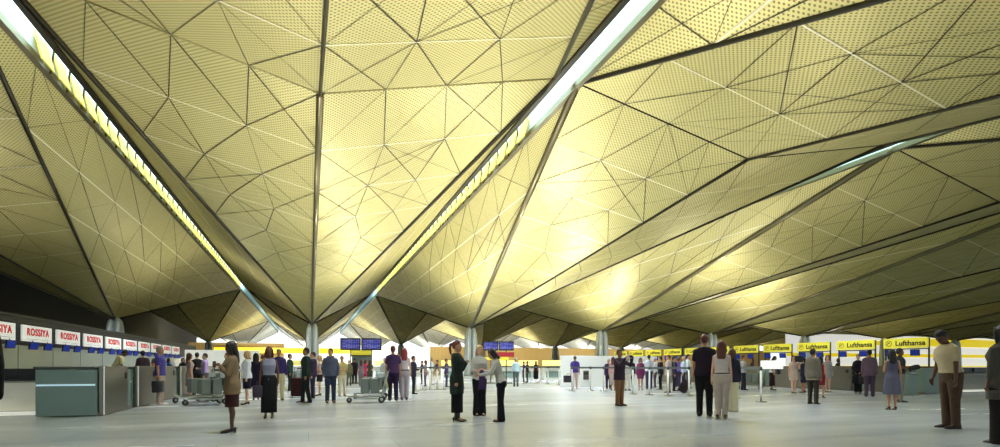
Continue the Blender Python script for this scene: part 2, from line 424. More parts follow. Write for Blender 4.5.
# ---------------------------------------------------------------- roof materials
def node(nt, t, **k):
    n = nt.nodes.new(t)
    for a, b in k.items():
        if a == 'op': n.operation = b
        else: setattr(n, a, b)
    return n
def gold_material(name, base):
    m = bpy.data.materials.new(name); m.use_nodes = True
    nt = m.node_tree; L = nt.links.new; B = nt.nodes['Principled BSDF']
    def M(op, a, b=None, c=None):
        n = nt.nodes.new('ShaderNodeMath'); n.operation = op
        for i, v in enumerate((a, b, c)):
            if v is None: continue
            if isinstance(v, (int, float)): n.inputs[i].default_value = v
            else: L(v, n.inputs[i])
        return n.outputs[0]
    geo = nt.nodes.new('ShaderNodeNewGeometry')
    sep = nt.nodes.new('ShaderNodeSeparateXYZ'); L(geo.outputs['Position'], sep.inputs[0])
    X, Y = sep.outputs[0], sep.outputs[1]
    # staggered round perforation
    sp = .115
    a = M('MULTIPLY', M('ADD', X, Y), .7071/sp); b = M('MULTIPLY', M('SUBTRACT', X, Y), .7071/sp)
    fa = M('SUBTRACT', M('FRACT', a), .5); fb = M('SUBTRACT', M('FRACT', b), .5)
    d = M('SQRT', M('ADD', M('MULTIPLY', fa, fa), M('MULTIPLY', fb, fb)))
    hole = M('LESS_THAN', d, .27)
    vn = nt.nodes.new('ShaderNodeTexNoise'); vn.inputs['Scale'].default_value = .12; L(geo.outputs['Position'], vn.inputs['Vector'])
    rmp = nt.nodes.new('ShaderNodeMix'); rmp.data_type = 'RGBA'
    rmp.inputs[6].default_value = (*base[0], 1); rmp.inputs[7].default_value = (*base[1], 1)
    L(vn.outputs['Fac'], rmp.inputs[0])
    def mix(f, ca, cc, fac=1.0):
        n = nt.nodes.new('ShaderNodeMix'); n.data_type = 'RGBA'
        L(M('MULTIPLY', f, fac), n.inputs[0]); L(ca, n.inputs[6]); n.inputs[7].default_value = (*cc, 1)
        return n.outputs[2]
    c1 = mix(hole, rmp.outputs[2], srgb(92,82,30), .75)
    L(c1, B.inputs['Base Color'])
    B.inputs['Metallic'].default_value = .4
    B.inputs['Roughness'].default_value = .46
    ns = nt.nodes.new('ShaderNodeTexNoise'); ns.inputs['Scale'].default_value = .35; L(geo.outputs['Position'], ns.inputs['Vector'])
    bp = nt.nodes.new('ShaderNodeBump'); bp.inputs['Strength'].default_value = .25; bp.inputs['Distance'].default_value = .6
    L(ns.outputs['Fac'], bp.inputs['Height']); L(bp.outputs['Normal'], B.inputs['Normal'])
    return m
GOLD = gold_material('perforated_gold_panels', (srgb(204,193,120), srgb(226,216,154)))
GOLD_LIT = gold_material('daylit_gold_panels', (srgb(222,218,196), srgb(236,232,214)))  # last roof row, its daylight put into a paler copy of the gold
JD = mat('joint_dark', srgb(64,56,28), .6)
JL = mat('joint_light', srgb(246,240,205), .5)
TRL = mat('trim_light', srgb(200,190,130), .5)
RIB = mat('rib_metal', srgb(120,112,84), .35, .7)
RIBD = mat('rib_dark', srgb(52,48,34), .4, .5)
WHITE = mat('white_paint', srgb(225,230,228), .5)
YEL = mat('yellow_baffle', srgb(224,200,70), .6, emit=.10)
UPST = mat('upstand_sky_tint', srgb(222,240,240), .4)  # white paint with the skylight's cyan cast put into its colour
GLASS_SKY = mat('skylight_glass', srgb(215,240,240), .15, emit=1.1, ecol=(.75,.95,1.0))
BACK = mat('roof_back', srgb(70,70,66), .8)

HC, HP, HM, HG = .255*S, .613*S, .512*S, .75*S     # column head, corner, mid-edge, skylight heights over the camera
OFF = .02*S; HW = .027*S
ROWS = [(-.5, -2.2, 1.02), (3.39, 1.02, 4.66), (6.23, 4.66, 7.8), (9.07, 7.8, 10.3)]
EDGE_MINUS = set()

def facet(bm, jd, jl, A, B1, B2, kind):
    """triangle A (apex at the column) - B1 - B2 with a slight sag, plus its panel joints as thin strips"""
    N, Mq = 12, 6
    A, B1, B2 = Vector(A), Vector(B1), Vector(B2)
    def at_(r, u, dz=0): return A.lerp(B1.lerp(B2, u), r) + Vector((0, 0, CAMH - .0042*S*r*(1-r) + dz))
    rows_ = [[bm.verts.new(at_(i/N, j/Mq)) for j in range(Mq+1)] for i in range(N+1)]
    for i in range(N):
        for j in range(Mq): 
            if i == 0: bm.faces.new((rows_[0][0], rows_[1][j], rows_[1][j+1]))
            else: bm.faces.new((rows_[i][j], rows_[i][j+1], rows_[i+1][j+1], rows_[i+1][j]))
    tot = abs(B1.y-A.y) if kind == 'front' else abs(B1.x-A.x)
    step = 3.9 if kind == 'front' else 1.7
    cell = 2.3 if kind == 'front' else 5.0
    nrm = (B1-A).cross(B2-A).normalized()
    if nrm.z > 0: nrm = -nrm
    def strip(b, p, q, w_):
        d = (q-p)
        if d.length < .05: return
        s_ = d.cross(nrm).normalized()*w_
        o_ = nrm*.02
        b.faces.new([b.verts.new(v+o_) for v in (p-s_, p+s_, q+s_, q-s_)])
    def seg(b, r0, u0, r1, u1, w_):
        strip(b, at_(r0, u0), at_(r1, u1), w_)
    rs = [1.0]
    while rs[-1]*tot-step > .5: rs.append(rs[-1]-step/tot)
    W = (B2-B1).length
    prev = None
    for n_, r in enumerate(rs):
        m_ = max(1, round(W*r/cell))
        us = [j/m_ for j in range(m_+1)]
        if n_ > 0:
            for u0, u1 in zip(us, us[1:]): seg(jl, r, u0, r, u1, .030)
            pr, pu = prev
            for j, u in enumerate(us):
                ks = sorted(range(len(pu)), key=lambda q: abs(pu[q]-u))
                for kk in ks[:(3 if random.random() < .55 else 2)]:
                    if 0 < u < 1 or 0 < pu[kk] < 1: seg(jd, r, u, pr, pu[kk], random.choice((.010, .016, .020)))
        prev = (r, us)
    for j in range(1, len(prev[1])-1): seg(jd, prev[0], prev[1][j], .05, prev[1][j], .014)
def umbrella(k, row):
    tc, tn, tf = ROWS[row]
    x = k*S+OFF
    C_ = Vector((x, tc*S, HC)); xl, xr = x-S/2+HW, x+S/2-HW
    tn_, tf_ = tn*S, tf*S
    hp, hm = HP, HM
    hn = .498*S if (k == 0 and row <= 1) else hm
    near = [Vector((xl,tn_,hp)), Vector((x,tn_,hn if row == 1 else hm)), Vector((xr,tn_,hp))]
    far = [Vector((xl,tf_,hp)), Vector((x,tf_,hn if row == 0 else hm)), Vector((xr,tf_,hp))]
    bm = nb(); jd = nb(); jl = nb()
    facet(bm, jd, jl, C_, near[1], near[0], 'front'); facet(bm, jd, jl, C_, near[1], near[2], 'front')
    facet(bm, jd, jl, C_, far[1], far[0], 'front'); facet(bm, jd, jl, C_, far[1], far[2], 'front')
    facet(bm, jd, jl, C_, near[0], far[0], 'side'); facet(bm, jd, jl, C_, near[2], far[2], 'side')
    bmesh.ops.remove_doubles(bm, verts=bm.verts, dist=.001)
    o = obj('ceiling', bm, GOLD_LIT if row == 3 else GOLD)
    obj('panel_joints', jd, JD, o); obj('light_joints', jl, JL, o)
    struct(o, 'folded perforated gold metal roof vault rising from its column', 'ceiling')
    up = Vector((0,0,CAMH))
    big = .17 if k != 0 else .10
    for tip, r in ((near[0], big), (near[1], .12 if k == 0 else .07), (near[2], .09), (far[0], .08), (far[1], .06), (far[2], .08)):
        b = nb(); tube(b, [C_+up+Vector((0,0,-.05)), tip+up+Vector((0,0,-.05))], r, 8, round_end=False)
        obj('ceiling_rib', b, RIB if r > .1 else RIBD, o, True)
    for a, b2, c in (near, far):
        for p, q in ((a, b2), (b2, c)):
            b = nb(); tube(b, [p+up, q+up], .04, 6, round_end=False); obj('edge_trim', b, TRL if (k == 0 and row < 2) else RIBD, o, True)
    return o
KS = {0: range(-2, 5), 1: range(-3, 11), 2: range(-3, 11), 3: range(-3, 9)}
for row in (0, 1, 2, 3):
    for k in KS[row]: umbrella(k, row)

# skylights between the roof bays
nwin = 0
for j in range(-3, 10):
    nwin += 1
    x = (j+.5)*S+OFF
    y0, y1 = (-2.0*S if j < 4 else 1.02*S), 10.3*S
    b = nb(); box(b, (x, (y0+y1)/2, HG+CAMH), (2*HW+.3, y1-y0, .06))
    o = obj('window_%d' % nwin, b, GLASS_SKY); struct(o, 'long glazed skylight strip between the gold roof bays', 'skylight')
    for s in (-1, 1):
        b = nb(); box(b, (x+s*HW, (y0+y1)/2, (HP+HG)/2+CAMH), (.08, y1-y0, HG-HP)); obj('upstand', b, UPST, o)
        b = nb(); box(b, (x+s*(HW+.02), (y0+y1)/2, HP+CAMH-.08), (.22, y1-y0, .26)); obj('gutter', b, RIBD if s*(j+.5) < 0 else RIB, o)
    if j in (-1, 0):
        s = -1 if j < 0 else 1
        i = 0
        y = 1.30*S
        while y < 4.5*S:
            i += 1
            b = nb(); box(b, (x+s*(HW-.22), y, HP+CAMH+.25), (.05, 1.0, 1.0), Matrix.Rotation(s*math.radians(12), 3, 'Y'), .01)
            obj('yellow_baffle', b, YEL, o)
            b = nb(); tube(b, [(x+s*(HW-.15), y+.66, HP+CAMH-.2), (x+s*(HW-.30), y+.66, HP+CAMH+.95), (x+s*(HW-.75), y+.66, HP+CAMH+.95)], .04, 6); obj('baffle_bracket', b, RIBD, o)
            y += 1.42
    else:
        pass
# ---------------------------------------------------------------- floor
def floor_material():
    m = bpy.data.materials.new('polished_pale_stone'); m.use_nodes = True
    nt = m.node_tree; L = nt.links.new; B = nt.nodes['Principled BSDF']
    tc = nt.nodes.new('ShaderNodeNewGeometry')
    br = nt.nodes.new('ShaderNodeTexBrick'); br.offset = .5; br.inputs['Scale'].default_value = 1
    br.inputs['Brick Width'].default_value = 2.4; br.inputs['Row Height'].default_value = 1.2; br.inputs['Mortar Size'].default_value = .006
    br.inputs['Color1'].default_value = (*srgb(172,178,183), 1); br.inputs['Color2'].default_value = (*srgb(184,189,193), 1); br.inputs['Mortar'].default_value = (*srgb(150,156,160), 1)
    L(tc.outputs['Position'], br.inputs['Vector'])
    n = nt.nodes.new('ShaderNodeTexNoise'); n.inputs['Scale'].default_value = .5; n.inputs['Detail'].default_value = 6
    mp = nt.nodes.new('ShaderNodeMapping'); mp.inputs['Scale'].default_value = (.35, 1.6, 1); L(tc.outputs['Position'], mp.inputs[0]); L(mp.outputs[0], n.inputs['Vector'])
    r = nt.nodes.new('ShaderNodeMapRange'); r.inputs[1].default_value = .3; r.inputs[2].default_value = .7; r.inputs[3].default_value = .82; r.inputs[4].default_value = 1.08
    L(n.outputs['Fac'], r.inputs[0])
    x = nt.nodes.new('ShaderNodeMix'); x.data_type = 'RGBA'; x.blend_type = 'MULTIPLY'; x.inputs[0].default_value = 1
    L(br.outputs['Color'], x.inputs[6]); L(r.outputs[0], x.inputs[7]); L(x.outputs[2], B.inputs['Base Color'])
    rr = nt.nodes.new('ShaderNodeMapRange'); rr.inputs[3].default_value = .16; rr.inputs[4].default_value = .34; L(n.outputs['Fac'], rr.inputs[0]); L(rr.outputs[0], B.inputs['Roughness'])
    return m
b = nb(); box(b, (70, 90, -.1), (320, 260, .2)); struct(obj('floor', b, floor_material()), 'pale polished stone concourse floor', 'floor')

# ---------------------------------------------------------------- columns
COLM = mat('column_paint', srgb(214,222,226), .3, .1, noise=.04, nscale=3)
COLG = mat('column_groove', srgb(150,160,162), .4, .1)
def column():
    t = thing('roof_column', 'column', 'column')
    H = HC+CAMH
    for i, (dx, dy) in enumerate(((-1,-1),(1,-1),(1,1),(-1,1))):
        b = nb(); tube(b, [(dx*.44,dy*.44,.0),(dx*.42,dy*.42,H*.5),(dx*.36,dy*.36,H-.9),(dx*.30,dy*.30,H-.35),(dx*.20,dy*.20,H-.05)], [.30,.29,.26,.24,.16], 16)
        obj('shaft', b, COLM, t, True)
    b = nb(); tube(b, [(0,0,0),(0,0,H-.3),(0,0,H+.25)], [.42,.40,.16], 16, round_end=False); obj('core', b, COLG, t, True)
    b = nb(); tube(b, [(0,0,H-.12),(0,0,H+.05)], [.30,.38], 20, round_end=False); obj('column_head', b, COLM, t, True)
    b = nb(); tube(b, [(0,0,0),(0,0,.12)], [.95,.92], 24, round_end=False); obj('column_foot', b, COLG, t, True)
    return t
col0 = column()
CL = {-1:'grey steel roof column beside the dark bank of red-lettered signs', 0:'grey steel column left of the pair of blue flight screens, below the roof gutter',
      1:'white steel column right behind the group of three talking women', 2:'white steel column behind the long white partition',
      3:'grey steel column right behind the couple seen from the back', 4:'grey steel column behind the second large yellow sign panel row, near the suited man',
      5:'slim grey column between the two nearest yellow airline signs', 6:'slim grey column just left of the bent man, over the counters'}
first = True
for row in (1, 2):
    for k in (range(-1, 7) if row == 1 else range(-1, 7)):
        loc = (k*S+OFF, ROWS[row][0]*S, 0)
        if row == 1: lab = CL[k]; g = None
        else: lab = {-1:'distant small column under a dark roof point, behind the trolleys on the left', 1:'distant small column behind the couple in purple and white tops', 3:'distant small column left of the end of the white partition', 5:'distant small column above the queue by the black suitcase'}.get(k); g = None
        if lab is None: lab = 'distant roof column hidden behind the nearer columns'; g = 'far columns behind the near ones'
        if first: col0.location = loc; c_ = col0; c_['label'] = lab; first = False
        else: c_ = dup(col0, loc, 0, lab)
        if g: c_['group'] = g

# ---------------------------------------------------------------- far walls
def wood_mat():
    m = mat('ribbed_wood', srgb(196,168,96), .6)
    nt = m.node_tree; B = nt.nodes['Principled BSDF']
    g = nt.nodes.new('ShaderNodeNewGeometry'); wv = nt.nodes.new('ShaderNodeTexWave'); wv.inputs['Scale'].default_value = .8; wv.inputs['Distortion'].default_value = 3
    nt.links.new(g.outputs['Position'], wv.inputs['Vector'])
    x = nt.nodes.new('ShaderNodeMix'); x.data_type = 'RGBA'; x.inputs[6].default_value = (*srgb(146,118,58), 1); x.inputs[7].default_value = (*srgb(172,144,78), 1)
    nt.links.new(wv.outputs['Fac'], x.inputs[0]); nt.links.new(x.outputs[2], B.inputs['Base Color'])
    return m
WOOD = wood_mat()
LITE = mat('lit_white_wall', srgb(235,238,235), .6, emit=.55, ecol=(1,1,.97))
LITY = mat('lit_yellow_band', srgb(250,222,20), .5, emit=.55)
yw = 8.05*S
def wall_x(name, x0, x1, z0, z1, y, m, th=.3, label=None):
    b = nb(); box(b, ((x0+x1)/2, y, (z0+z1)/2), (x1-x0, th, z1-z0)); o = obj(name, b, m); return o
def xw(px, y):   # lateral position on a wall at depth y
    t = (px-500)/F; return y*(t*CY+SY)/(CY-t*SY)
struct(wall_x('wall_far', xw(430, yw), xw(770, yw), 0, 6.5, yw, WOOD), 'far wall clad in ribbed golden wood under the roof', 'wall')
struct(wall_x('wall_far_left', xw(100, yw), xw(284, yw), 0, 6.8, yw, WOOD), 'golden ribbed wood wall at the far left behind the trolleys', 'wall')
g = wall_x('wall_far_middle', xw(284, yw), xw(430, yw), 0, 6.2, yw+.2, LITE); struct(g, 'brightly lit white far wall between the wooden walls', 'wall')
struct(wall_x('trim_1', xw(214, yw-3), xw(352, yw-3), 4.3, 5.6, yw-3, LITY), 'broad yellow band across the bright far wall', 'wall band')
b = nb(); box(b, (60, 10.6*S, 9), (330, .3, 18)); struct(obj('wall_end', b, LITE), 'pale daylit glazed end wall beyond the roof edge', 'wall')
# right luminous wall
yr = 4.75*S
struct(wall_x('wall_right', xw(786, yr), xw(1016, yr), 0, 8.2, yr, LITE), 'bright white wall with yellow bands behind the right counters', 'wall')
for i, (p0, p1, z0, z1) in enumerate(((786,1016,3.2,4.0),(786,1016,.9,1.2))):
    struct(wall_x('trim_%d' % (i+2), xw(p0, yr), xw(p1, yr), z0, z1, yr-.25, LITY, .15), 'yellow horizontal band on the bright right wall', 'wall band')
b = nb(); lo_ = []; up_ = []
for q in range(13):
    t = q/12; xx = xw(832+t*184, yr); lo_.append(b.verts.new((xx, yr-.3, 5.9-.1*t))); up_.append(b.verts.new((xx, yr-.3, 5.95+2.2*math.sin(min(1, t*1.35)*math.pi/2)-.5*t)))
for q in range(12): b.faces.new((lo_[q], lo_[q+1], up_[q+1], up_[q]))
struct(obj('trim_4', b, LITY), 'curved yellow crescent on the bright right wall', 'wall band')
# left wall
b = nb(); box(b, (-1.52*S, 60, 8), (.4, 190, 16)); struct(obj('wall_left', b, mat('dark_wall', srgb(38,38,34), .7)), 'dark wall behind the left check-in row', 'wall')
# ---------------------------------------------------------------- materials of the fittings
STEEL = mat('brushed_steel', srgb(128,124,112), .30, .8, noise=.10, nscale=5)
STEELD = mat('dark_steel', srgb(78,80,78), .4, .6)
TEAL = mat('teal_panel', srgb(118,140,134), .35)
TEALD = mat('teal_dark', srgb(44,62,62), .4)
BLK = mat('black_plastic', (.012,.012,.014), .4)
CREAM = mat('lit_cream_panel', srgb(225,222,200), .5, emit=.12, ecol=(1,.97,.82))
LINE = mat('light_line', srgb(190,220,235), .4, emit=.45, ecol=(.6,.85,1))
PALE = mat('pale_partition', srgb(232,235,232), .45, emit=.12)
FROST = mat('frosted_glass', srgb(132,144,136), .18, spec=.7, noise=.06, nscale=1.2)
SIGNW = mat('sign_white', srgb(236,238,236), .5, emit=.35)
SIGNY = mat('sign_yellow', srgb(236,226,70), .5, emit=.32)
RED = mat('sign_red', srgb(205,24,38), .5, emit=.15)
INK = mat('sign_ink', srgb(52,52,40), .6)
GREYI = mat('sign_grey', srgb(150,150,165), .6)
RUB = mat('rubber', (.02,.02,.02), .7)
def screen_mat(name, c1, c2, sc_=(9, 14)):
    m = mat(name, c1, .25, emit=.55)
    nt = m.node_tree; B = nt.nodes['Principled BSDF']
    t = nt.nodes.new('ShaderNodeTexCoord'); mp = nt.nodes.new('ShaderNodeMapping'); mp.inputs['Scale'].default_value = (sc_[0], 1, sc_[1])
    br = nt.nodes.new('ShaderNodeTexBrick'); br.inputs['Scale'].default_value = 1; br.inputs['Color1'].default_value = (*c1, 1); br.inputs['Color2'].default_value = (*c2, 1)
    br.inputs['Mortar'].default_value = (c1[0]*.3, c1[1]*.3, c1[2]*.4, 1); br.inputs['Mortar Size'].default_value = .12; br.inputs['Row Height'].default_value = .6; br.inputs['Brick Width'].default_value = 1.4
    sw = nt.nodes.new('ShaderNodeSeparateXYZ'); cb = nt.nodes.new('ShaderNodeCombineXYZ')
    nt.links.new(t.outputs['Object'], mp.inputs[0]); nt.links.new(mp.outputs[0], sw.inputs[0]); nt.links.new(sw.outputs[0], cb.inputs[0]); nt.links.new(sw.outputs[2], cb.inputs[1])
    nt.links.new(cb.outputs[0], br.inputs['Vector']); nt.links.new(br.outputs['Color'], B.inputs['Emission Color']); nt.links.new(br.outputs['Color'], B.inputs['Base Color'])
    return m
FIDS = screen_mat('flight_screen', srgb(52,58,160), srgb(128,128,210), (4.5, 14))
MON = mat('monitor_blue', srgb(34,54,150), .3, emit=.3)
ORD = ['nearest','second','third','fourth','fifth','sixth','seventh','eighth','ninth','tenth','eleventh','twelfth']

# ---------------------------------------------------------------- check-in desks (local: customer face at +X, runs along Y, origin at near front corner)
def desk(low=False):
    t = thing('check_in_desk', 'desk', 'check-in desk')
    b = nb(); box(b, (-.55,1.22,.53), (1.1,2.42,1.02), bev=.01); obj('desk_body', b, TEAL, t)
    b = nb(); box(b, (.06,.98,.57), (.07,1.82,1.10), bev=.012); obj('steel_panel', b, STEEL, t)
    b = nb(); box(b, (-.10,2.18,1.09), (.26,.50,.035), bev=.006); obj('bag_shelf', b, STEELD, t)
    b = nb(); box(b, (-.58,1.22,1.08), (1.12,2.44,.05), bev=.008); obj('desk_top', b, STEELD, t)
    b = nb(); box(b, (.10,1.70,.88), (.02,.14,.16)); obj('black_vent', b, BLK, t)
    b = nb(); box(b, (.02,1.22,.04), (.05,2.42,.08)); obj('plinth', b, STEEL, t)
    b = nb(); box(b, (.11,.12,.57), (.02,.03,1.10)); obj('edge_strip', b, PALE, t)
    b = nb(); box(b, (-.55,-.004,.70), (1.06,.02,.035)); obj('light_strip', b, LINE, t)
    return t
d0 = desk()
T0, PITCH = 14.15, 2.55
for i in range(11):
    loc = (-4.45, T0+i*PITCH, 0)
    lab = '%s steel fronted check-in desk of the left row, counting from the viewer' % ORD[i]
    if i == 0:
        d0.location = loc; d0['label'] = 'large teal ended check-in desk with blue light strip, nearest in the left row'; d = d0
    else: d = dup(d0, loc, 0, lab)
    d['group'] = 'left row of check-in desks'
RT0, RP = 16.6, 2.47
for i in range(11):
    lab = '%s grey check-in desk in the right row under the yellow signs, counted from the viewer' % ORD[i]
    d = dup(d0, (23.3, RT0+i*RP, 0), math.pi, lab); d['group'] = 'right row of check-in desks'
# end block of the right row
t = thing('counter_block', 'low teal counter block closing the near end of the right desk row', 'counter', (21.7, 14.0, 0))
b = nb(); box(b, (.0,0,.39), (.5,.8,.78), bev=.01); obj('body', b, TEAL, t)
b = nb(); box(b, (0,0,.84), (.5,.8,.10), bev=.01); obj('glass_top', b, FROST, t)

# ---------------------------------------------------------------- baggage conveyors
def conveyor(loc, W, lab, panel, name='baggage_conveyor'):
    t = thing(name, lab, 'conveyor', loc)
    b = nb(); box(b, (0,.5,.92), (W,1.0,.28), bev=.02); obj('belt_housing', b, mat('conveyor_dark', srgb(34,36,36), .5), t)
    n = int(W/1.1)
    for i in range(n):
        b = nb(); box(b, (-W/2+(i+.5)*W/n, -.02, .95), (W/n*.72,.06,.13)); obj('scale_opening', b, BLK, t)
    b = nb(); box(b, (0,.35,.42), (W,.08,.68)); obj('front_panel', b, panel, t)
    b = nb(); box(b, (0,-.03,.76), (W,.04,.03)); obj('metal_edge', b, STEEL, t)
    b = nb(); box(b, (0,.2,.03), (W,.3,.06)); obj('floor_light', b, mat('floor_glow', (.9,.9,.8), .5, emit=.5), t)
    return t
conveyor((-7.7, 15.0, 0), 4.2, 'dark baggage belt over a lit cream panel left of the nearest teal desk', CREAM)
conveyor((31.8, 14.7, 0), 14.0, 'long dark baggage belt over grey panels at the right edge of the hall', mat('grey_panel', srgb(140,140,128), .45, noise=.25, nscale=.6))

# ---------------------------------------------------------------- left back wall, bulkhead and signs
t = thing('glass_screen', 'pale frosted glass partition behind the left desks', 'partition', (-10.33, 34, 0))
for i in range(14):
    b = nb(); box(b, (0,-19.2+i*2.9,.98), (.06,2.84,1.86)); obj('glass_panel', b, FROST, t)
b = nb(); box(b, (-.02,0,.03), (.12,41.2,.06)); obj('rail', b, STEELD, t)
t = thing('sign_bulkhead', 'black slatted bulkhead carrying the red and white signs on the left', 'bulkhead', (-10.9, 36, 0))
b = nb(); box(b, (0,0,2.52), (1.0,46,1.14)); obj('casing', b, mat('bulkhead_black', srgb(24,26,24), .5), t)
for i in range(6):
    b = nb(); box(b, (.53,0,2.06+i*.19), (.05,46,.05)); obj('slat', b, mat('slat_dark', srgb(40,42,38), .45, .3), t)
for i in range(9):
    b = nb(); box(b, (0,-22.5+i*5.6,.98), (.14,.14,1.96)); obj('post', b, STEELD, t)
def hanging_monitor(parent, p, yaw, tilt=12):
    R_ = Matrix.Rotation(yaw, 3, 'Z') @ Matrix.Rotation(math.radians(tilt), 3, 'X')
    b = nb(); box(b, p, (.38,.04,.30), R_, .008); o = obj('monitor', b, BLK, parent)
    b = nb(); box(b, Vector(p)+R_ @ Vector((0,-.024,0)), (.34,.006,.26), R_); obj('screen', b, MON, o)
    b = nb(); tube(b, [Vector(p)+Vector((0,0,.12)), Vector(p)+Vector((-.05,.03,.20))], .015, 6); obj('bracket', b, STEELD, o)
def sign_left(t0, lab):
    t = thing('airline_sign', lab, 'sign', (-10.27, t0, 2.39))
    b = nb(); box(b, (0,0,0), (.07,2.42,.62), bev=.008); obj('sign_board', b, SIGNW, t)
    text_obj('lettering', 'ROSSIYA', .39, RED, t, (.045,0,.05), (math.pi/2,0,math.pi/2), sx=1.10, bold=.017, space=1.14)
    b = nb(); tube(b, [(.045,.95-i*.19,-.215) for i in range(11)], .010, 5); obj('underline', b, GREYI, t)
    hanging_monitor(t, (.14,-.62,-.48), math.radians(68)); hanging_monitor(t, (.14,.62,-.48), math.radians(68))
    return t
for i in range(-1, 9):
    tt = 26.35+2.95*i
    g = sign_left(tt, ('white sign with red ROSSIYA lettering, cut by the left edge of the picture' if i < 0 else '%s whole white sign with red ROSSIYA lettering, counted from the left edge' % ORD[i]))
    g['group'] = 'red lettered airline signs'
b = nb(); box(b, (-7.0, 51.5, 1.25), (5.8,.1,2.5)); o = obj('white_screen', b, SIGNW); tag(o, 'large bright white screen wall closing the far end of the left desk row', 'partition')

# ---------------------------------------------------------------- right signs
def sign_right(t0, lab):
    t = thing('airline_sign', lab, 'sign', (27.0, t0, 2.22))
    b = nb(); box(b, (0,0,0), (.07,2.02,.48), bev=.008); obj('sign_board', b, SIGNY, t)
    text_obj('lettering', 'Lufthansa', .34, INK, t, (-.045,-.24,-.01), (math.pi/2,0,-math.pi/2), sx=1.0, bold=.008, space=1.04)
    em = nb()
    tube(em, [(-.045, .74+.135*math.cos(a), .135*math.sin(a)) for a in [q*2*math.pi/20 for q in range(21)]], .010, 5)
    e = obj('emblem', em, INK, t)
    em = nb(); tube(em, [(-.045,.84,-.06),(-.045,.77,0),(-.045,.72,.03),(-.045,.67,.08)], [.008,.018,.015,.006], 5)
    tube(em, [(-.045,.80,.07),(-.045,.75,.03),(-.045,.68,-.01)], [.006,.015,.006], 5); obj('bird', em, INK, e)
    for s in (-1, 1):
        b = nb(); box(b, (.10,s*.98,-1.0), (.06,.06,2.44)); obj('post', b, STEELD, t)
    b = nb(); box(b, (.10,0,-.28), (.08,2.0,.05)); obj('cross_beam', b, STEELD, t)
    hanging_monitor(t, (-.1,-.5,-.47), math.radians(-72)); hanging_monitor(t, (-.1,.62,-.47), math.radians(-72))
    return t
for i in range(11):
    tt = 17.3+2.47*i
    g = sign_right(tt, '%s yellow sign with black Lufthansa lettering, counted from the right' % ORD[i]); g['group'] = 'yellow airline signs'
b = nb(); box(b, (27.6, 36, .55), (.1,39,1.1)); o = obj('low_back_wall', b, FROST); tag(o, 'low pale glass wall behind the right check-in desks', 'partition')

# ---------------------------------------------------------------- white partition
p0, _ = ground(561, 387); p1, _ = ground(656, 385)
mid = (p0+p1)/2; dv = p1-p0; ang = math.atan2(dv.y, dv.x)
t = thing('white_partition', 'long plain white partition wall behind the man with the camera', 'partition', mid, ang)
b = nb(); box(b, (0,0,.84), (dv.length,.16,1.68), bev=.01); obj('panel', b, PALE, t)
b = nb(); box(b, (-dv.length/2+1.55,-.10,.62), (.34,.05,.5)); v_ = obj('vent_cover', b, STEEL, t)
b = nb(); box(b, (-dv.length/2+1.55,-.13,.72), (.30,.02,.14)); obj('vent_slot', b, STEELD, v_)

# ---------------------------------------------------------------- barrier posts and belts
def stanchion(p, q, lab, panel=False):
    t = thing('barrier_post', lab, 'barrier', p)
    b = nb(); tube(b, [(0,0,0),(0,0,.03)], [.17,.15], 20, round_end=False); obj('post_foot', b, STEEL, t, True)
    b = nb(); tube(b, [(0,0,.02),(0,0,.98)], .032, 12, round_end=False); obj('pole', b, mat('pole_white', srgb(232,234,230), .35), t, True)
    b = nb(); tube(b, [(0,0,.98),(0,0,1.10)], .040, 12, round_end=False); obj('belt_head', b, STEELD, t, True)
    if q is not None:
        d = q-p; b = nb(); box(b, (0,0,0), (d.length-.07,.012,.075)); 
        a = math.atan2(d.y, d.x)
        o = obj('belt', b, mat('belt_grey', srgb(92,100,100), .6), t); o.location = (d.x/2, d.y/2, 1.045); o.rotation_euler = (0,0,a)
    if panel:
        b = nb(); box(b, (.30,0,1.16), (.62,.03,.26)); o = obj('notice_board', b, mat('notice_white', srgb(245,246,242), .5, emit=.5), t); o.rotation_euler = (0,0,-YAW-.4)
    return t
G = [[(416,391,''),(423,390,''),(430,389.5,''),(437,389.5,''),(443.5,389.5,''),(463,388,'')],
     [(524.7,383.5,''),(532,383,''),(540,383,''),(548,384,''),(559,385,'')],
     [(572,391,''),(590.6,391,''),(603.5,391,''),(618,391.5,''),(633,394,''),(649.5,395,''),(668,396,''),(689,396,''),(713,396.5,''),(736,398,''),(761,402,'')]]
NM = ['in the barrier line left of the three women','in the far barrier line before the yellow desks','in the long barrier line before the queue']
for gi, line in enumerate(G):
    pts = [ground(x, y)[0] for x, y, _ in line]
    for i, p in enumerate(pts):
        q = pts[i+1] if i+1 < len(pts) else None
        lab = 'white barrier post, %s from the left %s' % ('first second third fourth fifth sixth seventh eighth ninth tenth eleventh'.split()[i], NM[gi])
        if gi == 2 and i == len(pts)-1: lab = 'white barrier post carrying a small white notice board, right of the couple'
        s_ = stanchion(p, q, lab, gi == 2 and i == len(pts)-1); s_['group'] = 'white queue barrier posts'

